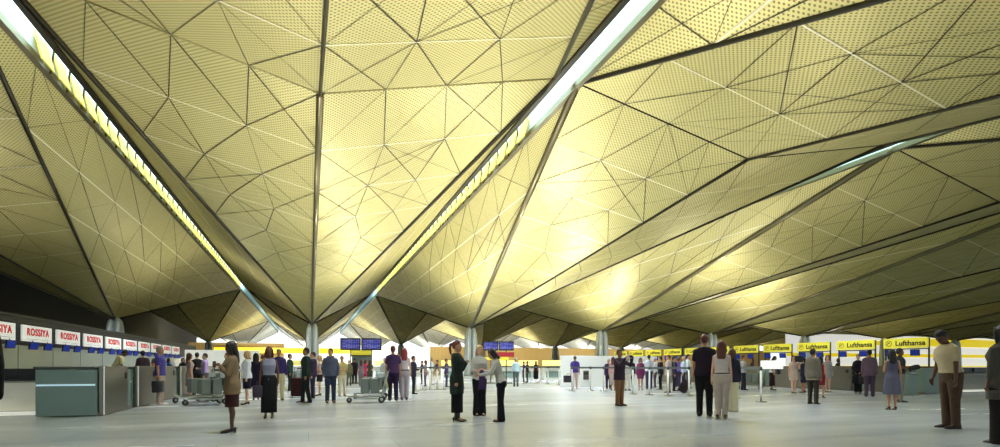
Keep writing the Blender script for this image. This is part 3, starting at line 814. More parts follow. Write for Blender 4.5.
# ---------------------------------------------------------------- flight screens
def display(x, yb, Z, n, scr_y, lab, kiosk, k_=1.0):
    p = at(x, Z); yaw = -YAW-math.atan((x-500)/F)*.5
    t = thing('flight_information_stand', lab, 'display screens', p, yaw)
    zc = CAMH+(366-scr_y)*Z/F
    for s in (-1, 1):
        b = nb(); box(b, (s*.66*k_,0,zc), (1.27*k_,.09,.78*k_), bev=.01); o = obj('monitor', b, BLK, t)
        b = nb(); box(b, (0,0,0), (1.10*k_,.008,.58*k_)); so = obj('screen', b, FIDS, o); so.location = (s*.66*k_,-.05,zc)
        b = nb(); tube(b, [(s*.66*k_,.06,0),(s*.66*k_,.06,zc-.2)], .035, 8, round_end=False); obj('pole', b, STEELD, t)
    b = nb(); box(b, (0,.06,.03), (1.8,.5,.06), bev=.01); obj('foot', b, STEELD, t)
    return t, zc, p, yaw
t, zc, p, yaw = display(361, 0, 34, 2, 344.2, 'pair of blue flight information screens above the yellow topped kiosk', True)
k = thing('service_kiosk', 'white kiosk with yellow header and black strip under the blue flight screens', 'kiosk', at(361, 34.9), yaw)
b = nb(); box(b, (0,.2,.55), (1.3,.7,1.1), bev=.02); obj('counter', b, PALE, k)
b = nb(); box(b, (0,.45,1.25), (1.3,.12,1.2)); obj('back_panel', b, FROST, k)
b = nb(); box(b, (0,.2,2.0), (1.34,.7,.34), bev=.01); obj('yellow_header', b, SIGNY, k)
b = nb(); box(b, (0,.18,1.80), (1.34,.7,.07)); obj('black_strip', b, BLK, k)
t, zc, p, yaw = display(498.5, 0, 34, 2, 346, 'pair of blue flight information screens behind the three talking women', False, .76)
b = nb(); box(b, (.25,.02,zc-.55), (1.5,.08,.30)); obj('red_panel', b, mat('panel_red', srgb(170,40,50), .5, emit=.2), t)
b = nb(); box(b, (-.2,.02,zc-.80), (1.7,.08,.18)); obj('yellow_panel', b, SIGNY, t)

# ---------------------------------------------------------------- far service desks
fd = thing('service_desk', 'desk', 'service desk')
b = nb(); box(b, (0,.35,.52), (1.7,.7,1.04), bev=.01); obj('desk_body', b, PALE, fd)
b = nb(); box(b, (0,-.02,.45), (1.3,.05,.5)); obj('front_panel', b, TEAL, fd)
b = nb(); box(b, (0,.2,1.06), (1.8,.9,.05)); obj('desk_top', b, STEELD, fd)
b = nb(); box(b, (0,.62,1.36), (1.6,.06,.42)); obj('yellow_screen', b, mat('pale_yellow_screen', srgb(240,232,130), .5, emit=.45), fd)
firstd = True
for i, x in enumerate((452, 506, 530, 554, 384, 327, 296)):
    p = at(x, 42)
    lab = 'far service desk with a pale yellow screen, %s' % ['behind the black caped woman','behind the man in the light blue shirt','behind the dark pair beside the far barrier','at the left end of the white partition','left of the couple in purple and white','behind the woman with the bare legs','behind the man in the dark suit'][i]
    if firstd: fd.location = p; fd.rotation_euler = (0,0,-YAW*.5); fd['label'] = lab; dd = fd; firstd = False
    else: dd = dup(fd, p, -YAW*.5, lab)
    dd['group'] = 'far service desks'

# ---------------------------------------------------------------- luggage trolleys
TRM = mat('trolley_metal', srgb(176,184,182), .3, .6)
TRP = mat('trolley_panel', srgb(118,128,122), .45)
def trolley():
    t = thing('luggage_trolley', 'trolley', 'luggage trolley')
    b = nb()
    for s in (-1, 1): tube(b, [(s*.27,-.42,.16),(s*.25,.1,.17),(s*.12,.52,.19),(0,.60,.19)], .022, 8)
    tube(b, [(-.26,-.40,.16),(.26,-.40,.16)], .022, 8); tube(b, [(-.25,.0,.17),(.25,.0,.17)], .018, 8)
    obj('chassis', b, TRM, t, True)
    b = nb(); box(b, (0,.05,.20), (.44,.86,.02), bev=.008); obj('load_deck', b, TRP, t)
    b = nb()
    for s in (-1, 1): tube(b, [(s*.27,-.42,.16),(s*.28,-.50,.55),(s*.28,-.60,.98)], .022, 8)
    obj('upright_frame', b, TRM, t, True)
    b = nb(); tube(b, [(-.30,-.62,.99),(.30,-.62,.99)], .028, 10); obj('handle', b, RUB, t, True)
    b = nb(); box(b, (0,-.50,.60), (.50,.02,.42), Matrix.Rotation(math.radians(-10), 3, 'X'), .006); obj('front_panel', b, TRP, t)
    for yy in (-.22,.08):
        b = nb(); box(b, (0,yy,.52), (.44,.24,.44), bev=.02); obj('crate_panel', b, TRP, t)
    b = nb(); box(b, (0,-.40,.84), (.46,.22,.14), bev=.01); obj('basket', b, TRM, t)
    for x, y, r in ((-.27,-.42,.095),(.27,-.42,.095),(0,.56,.08)):
        b = nb(); tube(b, [(x-.022,y,r),(x+.022,y,r)], r, 20, round_end=False); wv = obj('wheel', b, RUB, t, True)
        b = nb(); tube(b, [(x-.026,y,r),(x+.026,y,r)], r*.55, 16, round_end=False); obj('hub', b, TRM, wv, True)
    b = nb(); box(b, (.20,-.56,.62), (.05,.02,.5), Matrix.Rotation(math.radians(-10), 3, 'X')); obj('yellow_strip', b, mat('yellow_strip', srgb(235,215,40), .5), t)
    return t
tr = trolley()
def put(x, y, face, lab, group='grey luggage trolleys'):
    p, Z = ground(x, y); v = Vector((p.x, p.y, 0)).normalized(); r = Vector((v.y, -v.x, 0)); a = math.radians(face)
    h = -v*math.cos(a)+r*math.sin(a); return p, math.atan2(h.y, h.x)-math.pi/2
spots = [(368,402.5,265,'frontmost grey luggage trolley left of the couple in purple and white'),
         (372,398.5,265,'grey luggage trolley nested just behind the one left of the couple'),
         (196,402,285,'grey luggage trolley leftmost of the cluster beside the left desks'),
         (207,404.5,285,'frontmost grey luggage trolley behind the woman in the tan jacket'),
         (217,400,285,'rightmost grey luggage trolley behind the woman in the tan jacket'),
         (751,389,265,'grey luggage trolley beside the man with backpack at the right desks'),
         (697,386,265,'small far luggage trolley between the queue and the man in black'),
         (299,388.5,200,'grey luggage trolley behind the maroon suitcase')]
for i, (x, y, f_, lab) in enumerate(spots):
    p, yw_ = put(x, y, f_, lab)
    if i == 0: tr.location = p; tr.rotation_euler = (0,0,yw_); tr['label'] = lab; o = tr
    else: o = dup(tr, p, yw_, lab)
    o['group'] = 'grey luggage trolleys'

# ---------------------------------------------------------------- bags
def suitcase(loc, yaw, lab, col, w_=.42, h_=.62, d_=.26, tilt=0, side=0, wheels=True, pull=None):
    t = thing('suitcase', lab, 'suitcase', loc, yaw)
    t.rotation_euler = (math.radians(tilt), math.radians(side), yaw)
    b = nb(); box(b, (0,0,.05+h_/2), (w_,d_,h_), bev=.045); obj('shell', b, cloth(col), t, True)
    b = nb(); box(b, (0,-d_/2-.012,.05+h_*.42), (w_*.76,.03,h_*.5), bev=.012); obj('front_pocket', b, cloth(tuple(c*.7 for c in col)), t)
    if wheels:
        for s in (-1, 1):
            b = nb(); tube(b, [(s*w_*.4-.018,.08,.035),(s*w_*.4+.018,.08,.035)], .035, 12, round_end=False); obj('wheel', b, RUB, t, True)
    b = nb(); tube(b, [(-.10,.08,.05+h_),(-.10,.08,.40+h_),(.10,.08,.40+h_),(.10,.08,.05+h_)], .011, 6); obj('pull_handle', b, STEELD, t)
    return t
def bag(hand, yaw, lab, col, w_=.42, h_=.32, d_=.12, name='briefcase', cat='bag', drop=.13):
    c = Vector((hand.x, hand.y, hand.z-drop-h_/2))
    t = thing(name, lab, cat, (c.x, c.y, c.z-h_/2), yaw)
    b = nb(); box(b, (0,0,h_/2), (w_,d_,h_), bev=.03); obj('bag_body', b, leather(col), t, True)
    b = nb(); tube(b, [(-w_*.22,0,h_-.01),(-w_*.18,0,h_+.07),(w_*.18,0,h_+.07),(w_*.22,0,h_-.01)], .012, 8); obj('handle', b, leather(col), t, True)
    b = nb(); box(b, (0,-d_/2-.004,h_*.72), (w_*.9,.012,h_*.4), bev=.004); obj('flap', b, leather(tuple(c*.7 for c in col)), t)
    return t
# ---------------------------------------------------------------- the people
TR_='trousers'
def rel(x): return math.radians(x)
# left edge, large and cropped
P(-43, 0, 0, 200, Z=3.9, H=1.78, top=('jacket',srgb(22,22,24),'long'), bottom=(TR_,srgb(16,16,18)), skin='dark', label='person in black cut off by the left edge of the picture, one hand showing')
# behind and before the left desks
def Lb(x, tdist, yh): return None
P(114, 0, 0, 95, Z=19.0, H=1.80, lean=24, nod=25, skin='dark', top=('tee',srgb(172,164,124),'short'), bottom=(TR_,srgb(60,60,70)), arms=('down','low'), label='man in a khaki polo shirt bending over behind the first steel desk')
P(143, 0, 0, 170, Z=21, H=1.72, fat=.08, skin='brown', top=('jacket',srgb(56,44,50),'long'), bottom=(TR_,srgb(40,36,42)), label='man in a dark jacket seen from behind, behind the second steel desk')
P(154, 0, 0, 100, Z=23, H=1.44, female=True, hair=('mid','brown'), top=('shirt',srgb(170,110,60),'short'), bottom=(TR_,srgb(40,40,50)), label='person in an orange top standing low behind the desk, left of the purple polo man')
a = P(160, 404.5, 346.5, 75, skin='tan', hair=('short','grey'), top=('tee',srgb(78,72,150),'short'), bottom=(TR_,srgb(196,176,160)), shoes=srgb(220,215,210), arms=('down','carry'), fat=.06, label='man in a purple polo shirt and pale trousers carrying a black bag')
bag(a[1][1], a[3], 'large black travel bag hanging from the hand of the purple polo man', (.01,.01,.012), .52, .34, .2, 'travel_bag')
P(169, 0, 0, 95, Z=25.6, H=1.50, female=True, hair=('mid','black'), top=('shirt',srgb(40,70,150),'short'), bottom=(TR_,srgb(40,40,50)), label='woman with dark hair and blue top behind the left desks')
P(183, 0, 0, 0, Z=28.3, H=1.55, female=True, hair=('mid','auburn'), top=('shirt',(.01,.01,.012),'short'), bottom=(TR_,srgb(20,20,20)), label='woman with short auburn hair and black top behind the left desks')
P(189.5, 399, 353, 100, female=True, hair=('long','brown'), top=('dress',srgb(150,130,125),'short',.50,.02), bottom=('none',0), label='woman with long brown hair in a dusty pink dress beside the trolleys')
P(197, 395, 352.5, 190, hair=('short','black'), top=('tee',srgb(28,26,30),'short'), bottom=(TR_,srgb(24,24,28)), label='man in black behind the woman in the dusty pink dress')
P(205, 396, 353.5, 270, hair=('short','brown'), skin='fair', top=('shirt',srgb(160,140,185),'long'), bottom=(TR_,srgb(110,60,85)), arms=('down','front'), label='man in a lilac shirt standing behind the trolleys facing left')
P(227, 396, 353, 270, hair=('short','auburn'), skin='fair', top=('shirt',srgb(225,222,235),'short'), bottom=(TR_,srgb(50,45,60)), arms=('front','front'), label='man in a white shirt just left of the woman in the tan jacket')
a = P(232, 435, 345, 268, Z=8.9, H=1.53, female=True, skin='dark', hair=('long','black'), top=('jacket',srgb(134,112,84),'long',.74), bottom=('skirt',srgb(66,36,36),.50,.0), arms=('chest','chest'), heels=True, nod=8, extras=('plain',), label='woman in a tan jacket and short brown skirt holding a purse, foreground left')
hc = (a[1][1]+a[1][-1])/2
f_ = Vector((-math.sin(a[3]), math.cos(a[3]), 0))
b = nb(); box(b, (0,0,0), (.16,.05,.11), bev=.02); o = obj('purse', b, leather(srgb(90,60,50)), None, True, hc+f_*.09+Vector((0,0,.03))); o.rotation_euler=(0,0,a[3]); tag(o, 'small brown purse held up by the woman in the tan jacket', 'purse')
P(247, 404.5, 351, 275, female=True, skin='fair', hair=('mid','blond'), top=('jacket',srgb(226,228,238),'long',.86), bottom=('skirt',srgb(36,30,48),.52,0), arms=('down','front'), heels=True, extras=('plain',), label='blonde woman in a white jacket and dark skirt facing left')
P(256, 400, 353, 180, female=True, hair=('long','black'), top=('dress',srgb(32,28,52),'long',.48,.0), bottom=('none',0), heels=True, label='woman in a dark navy dress seen from behind, right of the blonde woman')
P(263.5, 397, 355, 90, hair=('short','brown'), top=('jacket',srgb(70,50,85),'long'), bottom=(TR_,srgb(50,40,60)), label='man in a purple jacket half hidden left of the woman in the grey vest top')
a = P(269, 418, 347, 355, female=True, skin='dark', hair=('mid','auburn'), top=('tank',srgb(136,136,156),'none'), bottom=('skirt',BLACK,.14,.01), arms=('relax','down'), heels=True, turn=-10, label='woman in a grey vest top and long black skirt, left of centre')
bag(a[1][1], a[3], 'dark purple handbag beside the woman in the grey vest top', srgb(50,36,52), .28, .26, .10, 'handbag', drop=.05)
P(279, 400, 349, 10, skin='tan', hair=('short','grey'), top=('knit',srgb(58,46,100),'long'), bottom=(TR_,srgb(196,184,150)), arms=('down','hip'), label='man in a purple jumper and khaki trousers behind the woman in the grey vest')
P(290, 391, 354, 80, skin='brown', top=('jacket',srgb(30,48,44),'long'), bottom=(TR_,srgb(26,36,36)), label='small far man in a dark green suit behind the suitcase')
P(306, 402.5, 348, 275, skin='brown', top=('jacket',srgb(34,50,46),'long'), extras=('open',), bottom=(TR_,srgb(24,30,30)), stride=.10, arms=('down','relax'), label='man in a dark green suit standing right of the maroon suitcase')
P(313, 398, 352, 265, skin='fair', hair=('short','brown'), top=('jacket',srgb(60,48,80),'long'), bottom=(TR_,srgb(50,42,66)), label='man in a dark purple suit behind the green suited man')
p_, _ = ground(297.5, 397.5); suitcase(p_, -YAW+.3, 'maroon upright suitcase left of the green suited man', srgb(62,30,34), .44, .66, .28)
a = P(319.5, 395.5, 355, 275, female=True, skin='fair', hair=('mid','blond'), top=('shirt',srgb(205,180,170),'short'), bottom=('skirt',srgb(40,34,44),.60,0), arms=('front','relax'), heels=True, label='woman in a pale pink blouse and short dark skirt holding a black bag')
bag(a[1][-1]+Vector((0,-.12,.12)), a[3], 'black shoulder bag held by the woman in the pale pink blouse', (.012,.012,.014), .34, .26, .12, 'shoulder_bag')
P(330.5, 402.5, 348.5, 5, skin='tan', hair=('short','brown'), top=('hoodie',srgb(84,90,112),'long'), bottom=(TR_,srgb(44,56,80)), arms=('pocket','pocket'), turn=25, label='man in a grey blue hooded top and jeans with hands in his pockets')
P(342, 396, 356, 5, skin='tan', hair=('short','grey'), top=('shirt',srgb(208,188,130),'short'), bottom=(TR_,srgb(214,206,180)), arms=('front','front'), label='man in a yellow shirt and cream trousers right of the man in the hooded top')
# far group by the kiosk
for x, yf, yh, fc, fem, hr, tc_, bt_, lab in (
    (349,386,361,0,False,('short','brown'),srgb(110,110,80),(TR_,srgb(90,95,80)),'small far man in olive standing left of the kiosk'),
    (354.5,384,358,180,False,('short','black'),srgb(36,32,46),(TR_,srgb(30,28,40)),'small far man in black seen from behind in front of the kiosk'),
    (361,386,360,180,True,('long','brown'),srgb(130,115,130),(TR_,srgb(120,115,125)),'small far woman in a grey top before the kiosk'),
    (365.5,384,360,180,True,('mid','auburn'),srgb(214,60,120),('skirt',srgb(200,60,110),.55,0),'small far woman in a bright pink outfit before the kiosk'),
    (370,386,360,180,True,('long','brown'),srgb(74,76,60),('skirt',srgb(70,72,60),.4,0),'small far woman in dark olive right of the one in pink'),
    (384.5,388,358,0,False,('short','grey'),srgb(150,150,150),(TR_,srgb(40,40,48)),'far man in a grey shirt beside the trolley handle'),
    (422,384,361,270,False,('short','black'),srgb(44,40,60),(TR_,srgb(38,36,50)),'tiny far man in dark clothes at the barrier left of the man in pale blue'),
    (425.5,386,362,270,True,('mid','brown'),srgb(150,130,140),(TR_,srgb(100,90,110)),'tiny far woman in mauve at the barrier left of the man in pale blue'),
    (431.5,384.5,357.5,90,False,('short','grey'),srgb(186,206,216),(TR_,srgb(210,195,180)),'far man in a pale blue shirt and beige trousers by the left barrier'),
    (437,384,360,270,True,('short','black'),srgb(86,50,100),(TR_,srgb(212,190,176)),'far woman in a purple top and beige trousers by the left barrier'),
    (446.5,387,359,90,False,('short','brown'),srgb(84,66,110),(TR_,srgb(60,50,80)),'far man in purple just left of the caped woman'),
    (516,386.5,358,180,False,('short','grey'),srgb(170,196,206),(TR_,srgb(86,96,98)),'far man in a light blue shirt and grey trousers walking away'),
    (524,382,362,100,True,('short','black'),srgb(70,44,96),(TR_,srgb(60,40,80)),'tiny far woman in purple, left of a dark pair at the barrier'),
    (527.3,382.5,361.5,270,False,('short','black'),srgb(46,44,40),(TR_,srgb(46,44,36)),'tiny far man in black, right of a dark pair at the barrier'),
    (536,382.5,363,0,True,('mid','black'),srgb(40,30,36),('skirt',srgb(20,20,22),.3,.02),'tiny far woman in black alone beside the yellow desks')):
    P(x, yf, yh, fc, female=fem, hair=hr, top=('shirt',tc_,'short' if fem else 'long'), bottom=bt_, label=lab, extras=('plain',))
# couple centre left
P(393, 400.5, 346, 180, skin='tan', hair=('short','auburn'), top=('tee',srgb(74,52,92),'short'), bottom=(TR_,srgb(40,26,54)), fat=.08, label='man in a purple T-shirt seen from behind, beside the woman with reddish hair')
P(404.5, 400, 348.5, 178, female=True, skin='fair', hair=('long','red'), top=('tank',srgb(214,204,212),'none'), bottom=(TR_,srgb(178,168,178),srgb(40,24,50)), heels=True, label='woman with reddish hair and white top seen from behind, next to the man in purple')
P(398.5, 393, 353.5, 0, skin='tan', hair=('short','brown'), top=('shirt',srgb(110,70,60),'long'), bottom=(TR_,srgb(60,40,50)), label='man half hidden between the couple in purple and white')
P(413.5, 394, 356, 90, skin='tan', top=('jacket',srgb(44,44,62),'long'), bottom=(TR_,srgb(34,34,48)), arms=('front','front'), label='man in a dark suit right of the couple in purple and white')
# the three women
P(457, 421.5, 341, 75, female=True, skin='tan', hair=('pony','auburn'), top=('coat',srgb(34,44,38),'long',.60), bottom=('skirt',srgb(24,28,22),.20,.0), arms=('chest','down'), heels=True, extras=('plain','boots'), label='woman in a long dark green coat and speckled skirt, left of the three talking women')
a = P(479.5, 415.5, 345.5, 10, female=True, skin='fair', hair=('mid','blond'), top=('shirt',srgb(190,188,178),'three',.88), bottom=('flared',srgb(18,20,28)), arms=('front','front'), nod=10, label='blonde woman in a pale grey blouse, middle of the three talking women')
hc = (a[1][1]+a[1][-1])/2
f_ = Vector((-math.sin(a[3]), math.cos(a[3]), 0))
b = nb(); loft(b, [(-.42,.09,.03,0,0),(-.25,.085,.035,.01,0),(-.05,.06,.03,0,0),(.02,.03,.03,0,0)], 14); o = obj('folded_scarf', b, cloth(srgb(70,50,92)), None, True, hc+f_*.08); tag(o, 'purple cloth hanging from the hands of the blonde woman in the middle of three', 'scarf')
P(501, 421.5, 347.5, 272, female=True, skin='tan', hair=('mid','black'), top=('shirt',srgb(186,184,178),'long',.88), bottom=('flared',srgb(18,20,30)), arms=('reach','reach'), lean=16, nod=12, label='dark haired woman in a grey shirt leaning forward, right of the three talking women')
# walking man
a = P(575, 389, 356, 180, skin='tan', hair=('short','brown'), top=('tee',srgb(84,64,150),'short'), bottom=(TR_,srgb(222,200,196)), shoes=srgb(210,205,205), stride=.14, arms=('carry','down'), label='man in a purple shirt and pale trousers walking away past the white partition')
bag(a[1][-1]+Vector((-.12,0,0)), a[3]+.4, 'dark bag carried by the man walking past the white partition', srgb(44,30,50), .50, .34, .2, 'travel_bag')
# photographer
a = P(619.5, 405.5, 349.5, 50, skin='brown', hair=('short','brown'), top=('jacket',srgb(46,34,44),'long'), bottom=(TR_,srgb(122,88,62)), arms=('up','up'), extras=('plain',), fat=.06, label='man in a dark jacket and brown trousers raising a camera to his face')
hc = (a[1][1]+a[1][-1])/2; f_ = Vector((-math.sin(a[3]), math.cos(a[3]), 0))
t = thing('camera', 'small silver camera held up by the man in the dark jacket', 'camera', hc+f_*.02+Vector((0,0,.06)), a[3])
b = nb(); box(b, (0,0,0), (.15,.07,.10), bev=.01); obj('camera_body', b, mat('camera_silver', srgb(200,205,212), .3, .5), t)
b = nb(); tube(b, [(0,.03,0),(0,.10,0)], .035, 14, round_end=False); obj('lens', b, BLK, t)
# far right queue
Q = ((608.5,389,359,350,False,('short','grey'),'jacket',srgb(46,34,72),(TR_,srgb(40,30,60)),'far man in a dark purple suit facing us left of the photographer'),
     (613,390.5,357,180,True,('long','auburn'),'shirt',srgb(190,150,150),('skirt',srgb(190,170,165),.3,0),'far woman in pale pink half hidden left of the photographer'),
     (627.5,390.5,358,200,False,('short','grey'),'tee',srgb(190,190,190),(TR_,srgb(216,212,200)),'far man in cream trousers just behind the photographer'),
     (631,388,358,180,False,('short','black'),'jacket',srgb(40,38,62),(TR_,srgb(36,32,50)),'far man in a dark suit right of the photographer'),
     (640.5,390,358,0,True,('mid','black'),'jacket',srgb(120,50,95),('skirt',srgb(126,64,100),.62,0),'far woman in a burgundy suit before the queue'),
     (649,389,355,180,False,('short','black'),'shirt',srgb(214,220,236),(TR_,srgb(70,66,92)),'far queueing man in a white shirt, right of the woman in burgundy'),
     (655,387.5,358,270,False,('short','grey'),'shirt',srgb(206,206,214),(TR_,srgb(74,66,84)),'far queueing man in a pale shirt behind the dark suited man'),
     (660.5,389.5,357,265,False,('short','black'),'jacket',srgb(36,34,52),(TR_,srgb(30,28,44)),'far queueing man in a dark suit facing left'),
     (668.5,392.5,355,260,False,('short','auburn'),'jacket',srgb(186,170,168),(TR_,srgb(160,146,140)),'queueing man in a beige jacket with dark shoulder bag'),
     (674,391,356.5,90,False,('short','black'),'jacket',srgb(62,54,76),(TR_,srgb(44,40,54)),'queueing man in dark grey right of the man in the beige jacket'),
     (678,387,358,180,True,('short','auburn'),'shirt',srgb(130,96,190),(TR_,srgb(60,50,80)),'far woman in a lilac top above the black suitcase'),
     (683.5,389.5,356.5,270,False,('short','blond'),'shirt',srgb(196,212,236),(TR_,srgb(60,60,78)),'far man in a light blue shirt behind the black suitcase'),
     (688,388,354.5,90,False,('short','black'),'shirt',srgb(210,220,232),(TR_,srgb(50,50,66)),'far man in a white shirt left of the man in black'))
HND = {}
for x, yf, yh, fc, fem, hr, tk, tc_, bt_, lab in Q:
    r = P(x, yf, yh, fc, female=fem, hair=hr, top=(tk,tc_,'long'), bottom=bt_, label=lab, heels=fem)
    HND[x] = r
r = HND[668.5]; bag(r[1][1]+Vector((.1,-.1,.62)), r[3], 'dark shoulder bag on the queueing man in the beige jacket', srgb(50,44,60), .36, .30, .14, 'shoulder_bag')
p_, _ = ground(680.5, 393); suitcase(p_, -YAW-.35, 'black tilted wheeled suitcase at the end of the queue', srgb(44,36,40), .36, .54, .24, side=28)
# couple centre right
P(704.5, 417.5, 335.5, 180, Z=11.8, H=1.82, skin='tan', hair=('short','auburn'), top=('tee',srgb(38,28,44),'short'), bottom=(TR_,srgb(14,14,26)), fat=.10, label='man in a black T-shirt and black trousers seen from behind, centre right')
P(721.5, 418.5, 341, 178, female=True, skin='fair', hair=('long','auburn'), top=('shirt',srgb(206,196,192),'none',.98), bottom=(TR_,srgb(184,170,158),srgb(40,30,44)), heels=True, fat=.04, extras=('plain',), label='woman with long auburn hair in a cream top and beige trousers seen from behind')
P(732, 411.5, 349, 175, female=True, skin='fair', hair=('mid','brown'), top=('jacket',srgb(40,40,54),'long',.82), bottom=('flared',srgb(214,204,170)), extras=('plain',), label='woman in a dark jacket and cream trousers half hidden right of the auburn haired woman')
# right desks
a = P(743.5, 390, 355.5, 80, skin='tan', hair=('short','brown'), top=('tee',srgb(176,176,184),'short'), bottom=(TR_,srgb(40,38,54)), stride=.08, arms=('front','front'), label='man with a dark backpack and grey shirt by the right desks')
f_ = Vector((-math.sin(a[3]), math.cos(a[3]), 0)); sp_ = (a[2][1]+a[2][-1])/2
t = thing('backpack', 'dark backpack on the back of the grey shirted man', 'backpack', sp_-f_*.24+Vector((0,0,-.42)), a[3])
b = nb(); box(b, (0,0,.2), (.30,.18,.44), bev=.06); obj('pack_body', b, cloth(srgb(50,40,52)), t, True)
b = nb(); box(b, (0,-.10,.12), (.22,.06,.2), bev=.02); obj('front_pocket', b, cloth(srgb(36,30,40)), t, True)
P(752.5, 0, 0, 270, Z=34.5, H=1.62, female=True, hair=('mid','brown'), top=('shirt',srgb(70,60,90),'long'), bottom=(TR_,srgb(40,40,50)), label='small desk clerk with brown hair behind the blue trolley')
a = P(772, 390, 356, 80, female=True, skin='tan', hair=('long','black'), top=('shirt',srgb(222,222,228),'short'), bottom=('skirt',srgb(60,36,40),.22,.02), arms=('low','relax'), lean=8, nod=14, heels=True, label='woman in a white top and long plaid skirt with a dark shoulder bag')
bag(a[1][1]+Vector((.2,-.1,.35)), a[3], 'dark shoulder bag of the woman in the plaid skirt', srgb(40,38,58), .36, .28, .14, 'shoulder_bag')
a = P(793.5, 393, 355.5, 20, female=True, skin='fair', hair=('mid','auburn'), top=('dress',srgb(206,184,172),'none',.60,.02), bottom=('none',0), heels=True, arms=('ear','down'), stride=.08, label='woman in a short beige dress with a black bag by the right desks')
bag(a[1][-1]+Vector((-.1,-.05,.45)), a[3], 'black handbag at the hip of the woman in the beige dress', (.012,.012,.014), .30, .26, .12, 'handbag')
P(803.5, 392.5, 358, 300, female=True, skin='tan', hair=('mid','black'), top=('jacket',srgb(36,38,66),'long'), bottom=('skirt',srgb(40,42,70),.50,0), arms=('chest','down'), heels=True, label='woman in a navy suit and skirt left of the olive suited man')
P(813, 404, 349, 150, skin='brown', hair=('short','black'), top=('jacket',srgb(108,102,88),'long',.76), bottom=(TR_,srgb(58,52,44)), fat=.06, extras=('plain',), label='man in an olive grey suit jacket seen from behind before the right desks')
P(820.5, 398, 358, 160, female=True, skin='tan', hair=('long','black'), top=('dress',srgb(120,36,52),'none',.55,.0), bottom=('none',0), heels=True, stride=.08, label='woman in a dark red dress half hidden by the olive suited man')
P(827.5, 391.8, 355, 20, female=True, skin='fair', hair=('mid','auburn'), top=('dress',srgb(176,172,180),'long',.62,.0), bottom=('none',0), heels=True, label='woman in a pale grey dress right of the one in dark red')
P(838, 0, 0, 270, Z=28, H=1.52, female=True, hair=('mid','black'), skin='tan', top=('jacket',srgb(24,22,30),'long'), bottom=(TR_,srgb(20,20,20)), label='desk clerk in black behind the grey desk in the right row')
a = P(858, 393.4, 354.5, 355, female=True, skin='fair', hair=('short','auburn'), top=('coat',srgb(24,22,36),'long',.45), bottom=(TR_,srgb(22,20,30)), arms=('low','low'), label='woman in a long black coat holding a black briefcase')
bag(a[1][-1]+Vector((.12,-.1,0)), a[3]+math.pi, 'black briefcase held by the woman in the long black coat', (.012,.012,.014), .40, .34, .12)
P(869.5, 396.5, 350, 180, skin='brown', hair=('short','black'), top=('jacket',srgb(98,78,94),'long',.78), bottom=(TR_,srgb(74,60,78)), stride=.08, extras=('plain',), label='man in a purple grey suit seen from behind right of the black coat')
P(892, 410, 349.5, 200, female=True, skin='tan', hair=('long','black'), top=('dress',srgb(92,92,112),'none',.46,.06), bottom=('none',0), arms=('front','relax'), heels=True, fat=.03, label='woman with long black hair in a blue grey dress seen from behind')
a = P(900, 402, 348.5, 100, skin='dark', hair=('short','black'), top=('shirt',srgb(48,50,50),'short'), bottom=(TR_,srgb(128,122,110)), arms=('front','front'), fat=.05, label='man in a black shirt and grey trousers behind the woman in the blue grey dress')
hc = (a[1][1]+a[1][-1])/2; f_ = Vector((-math.sin(a[3]), math.cos(a[3]), 0))
b = nb(); box(b, (0,0,0), (.34,.26,.14), Matrix.Rotation(.3, 3, 'X'), .04); o = obj('folded_jacket', b, cloth(srgb(40,42,46)), None, True, hc+f_*.12); o.rotation_euler = (0,0,a[3]); tag(o, 'dark folded jacket carried on the arm of the man in black shirt', 'jacket')
# big man right, woman at right edge
P(951, 428, 335, 310, Z=9.55, H=1.80, skin='dark', hair=('short','black'), top=('tee',srgb(196,180,148),'short',.98), bottom=(TR_,srgb(84,66,52),srgb(50,36,28)), lean=11, nod=32, turn=-15, fat=.10, arms=('carry','relax'), shoes=srgb(24,16,14), extras=('plain',), label='large man in a cream polo shirt and brown trousers looking down, right foreground')
P(1002, 447, 330, 230, Z=7.6, H=1.70, female=True, skin='dark', hair=('long','black'), top=('coat',srgb(84,82,76),'three',.66), bottom=('flared',srgb(36,32,34)), extras=('plain',), label='woman in a grey patterned coat cut off by the right edge of the picture')
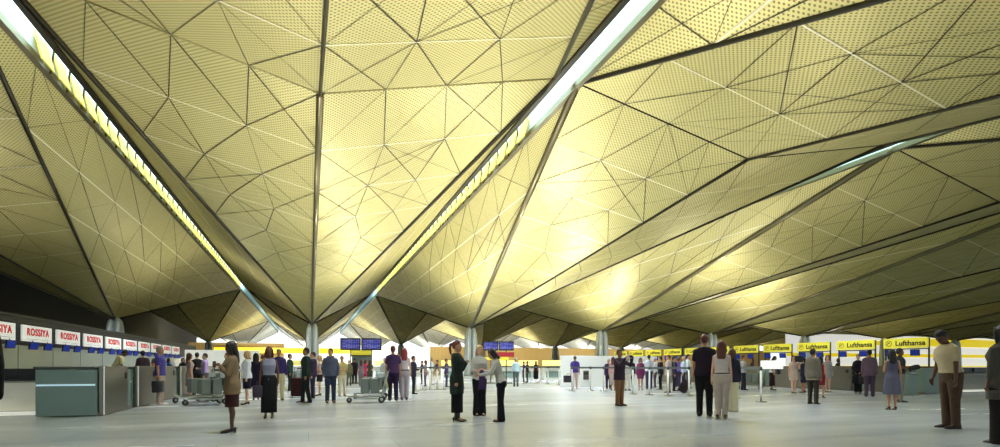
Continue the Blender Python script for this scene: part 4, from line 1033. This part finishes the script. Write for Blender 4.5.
# ---------------------------------------------------------------- lights
def spot(loc, target, power, angle, blend=1.0, col=(1,.975,.90), r=.25, name='up_fill'):
    l = bpy.data.lights.new(name, 'SPOT'); l.energy = power; l.spot_size = math.radians(angle); l.spot_blend = blend; l.color = col; l.shadow_soft_size = r
    o = bpy.data.objects.new(name, l); link(o); o.location = loc
    d = Vector(target)-Vector(loc); o.rotation_euler = d.to_track_quat('-Z', 'Y').to_euler()
    return o
def area(loc, rot, sx, sy, power, col=(1,1,1)):
    l = bpy.data.lights.new('skylight_light', 'AREA'); l.shape = 'RECTANGLE'; l.size = sx; l.size_y = sy; l.energy = power; l.color = col
    o = bpy.data.objects.new('skylight_light', l); link(o); o.location = loc; o.rotation_euler = rot
for j in range(-1, 4):
    x = (j+.5)*S+OFF
    area((x, 2.6*S, HG+CAMH-.15), (0,0,0), .8, 4.5*S, 2200, (.93,.98,1))
# added unseen fill lamps aimed up, in place of bounce onto the roof
for x, y, p in ((3,8,1000),(-4,9,600),(10,9,700),(-1,15,1000),(7,17,1300),(-2,24,1100),(3,31,1700),(9,25,1700),(14,31,2200),(19,37,1600),(13,40,2000),(5,42,2000),(12,50,2600),(22,47,2000),(18,18,700),(-14,34,500),(-9,22,300),(32,36,2600),(28,24,800),(46,50,4200),(30,56,3800),(-8,52,1500),(62,66,5000),(78,62,4500)):
    spot((x, y, 3.2), (x, y+.6, 12), p*1.12, 165)
for x in range(-20, 150, 17): spot((x, 6.6*S, 1.0), (x, 7.2*S, 12), 9500, 165)
for x in range(-20, 120, 18): spot((x, 8.7*S, 3), (x, 9.2*S, 12), 9000, 165, col=(.97,1,1))
# added unseen fill lamps aimed down, brightening the floor and far wood wall
for x, y, p in ((0,9,900),(9,14,1500),(0,22,2200),(12,24,2600),(5,38,4500),(18,36,4500),(-6,36,1500),(10,52,4500),(28,46,3500),(24,20,1100),(14,8,700)):
    spot((x, y, 7.2), (x, y, 0), p*1.22, 160, col=(.86,.93,1), name='down_fill')
for x in range(-10, 120, 22): spot((x, 7.4*S, 5.5), (x, 8.3*S, 2), 3200, 150, name='down_fill')
for k in (-1, 0, 1, 2, 3, 4):
    spot((k*S+OFF-3, 3.39*S-9, 5.2), (k*S+OFF, 3.39*S, 3.2), 700, 36, col=(.9,.96,1), name='column_fill')  # fill spots added to brighten the columns, no fixtures there
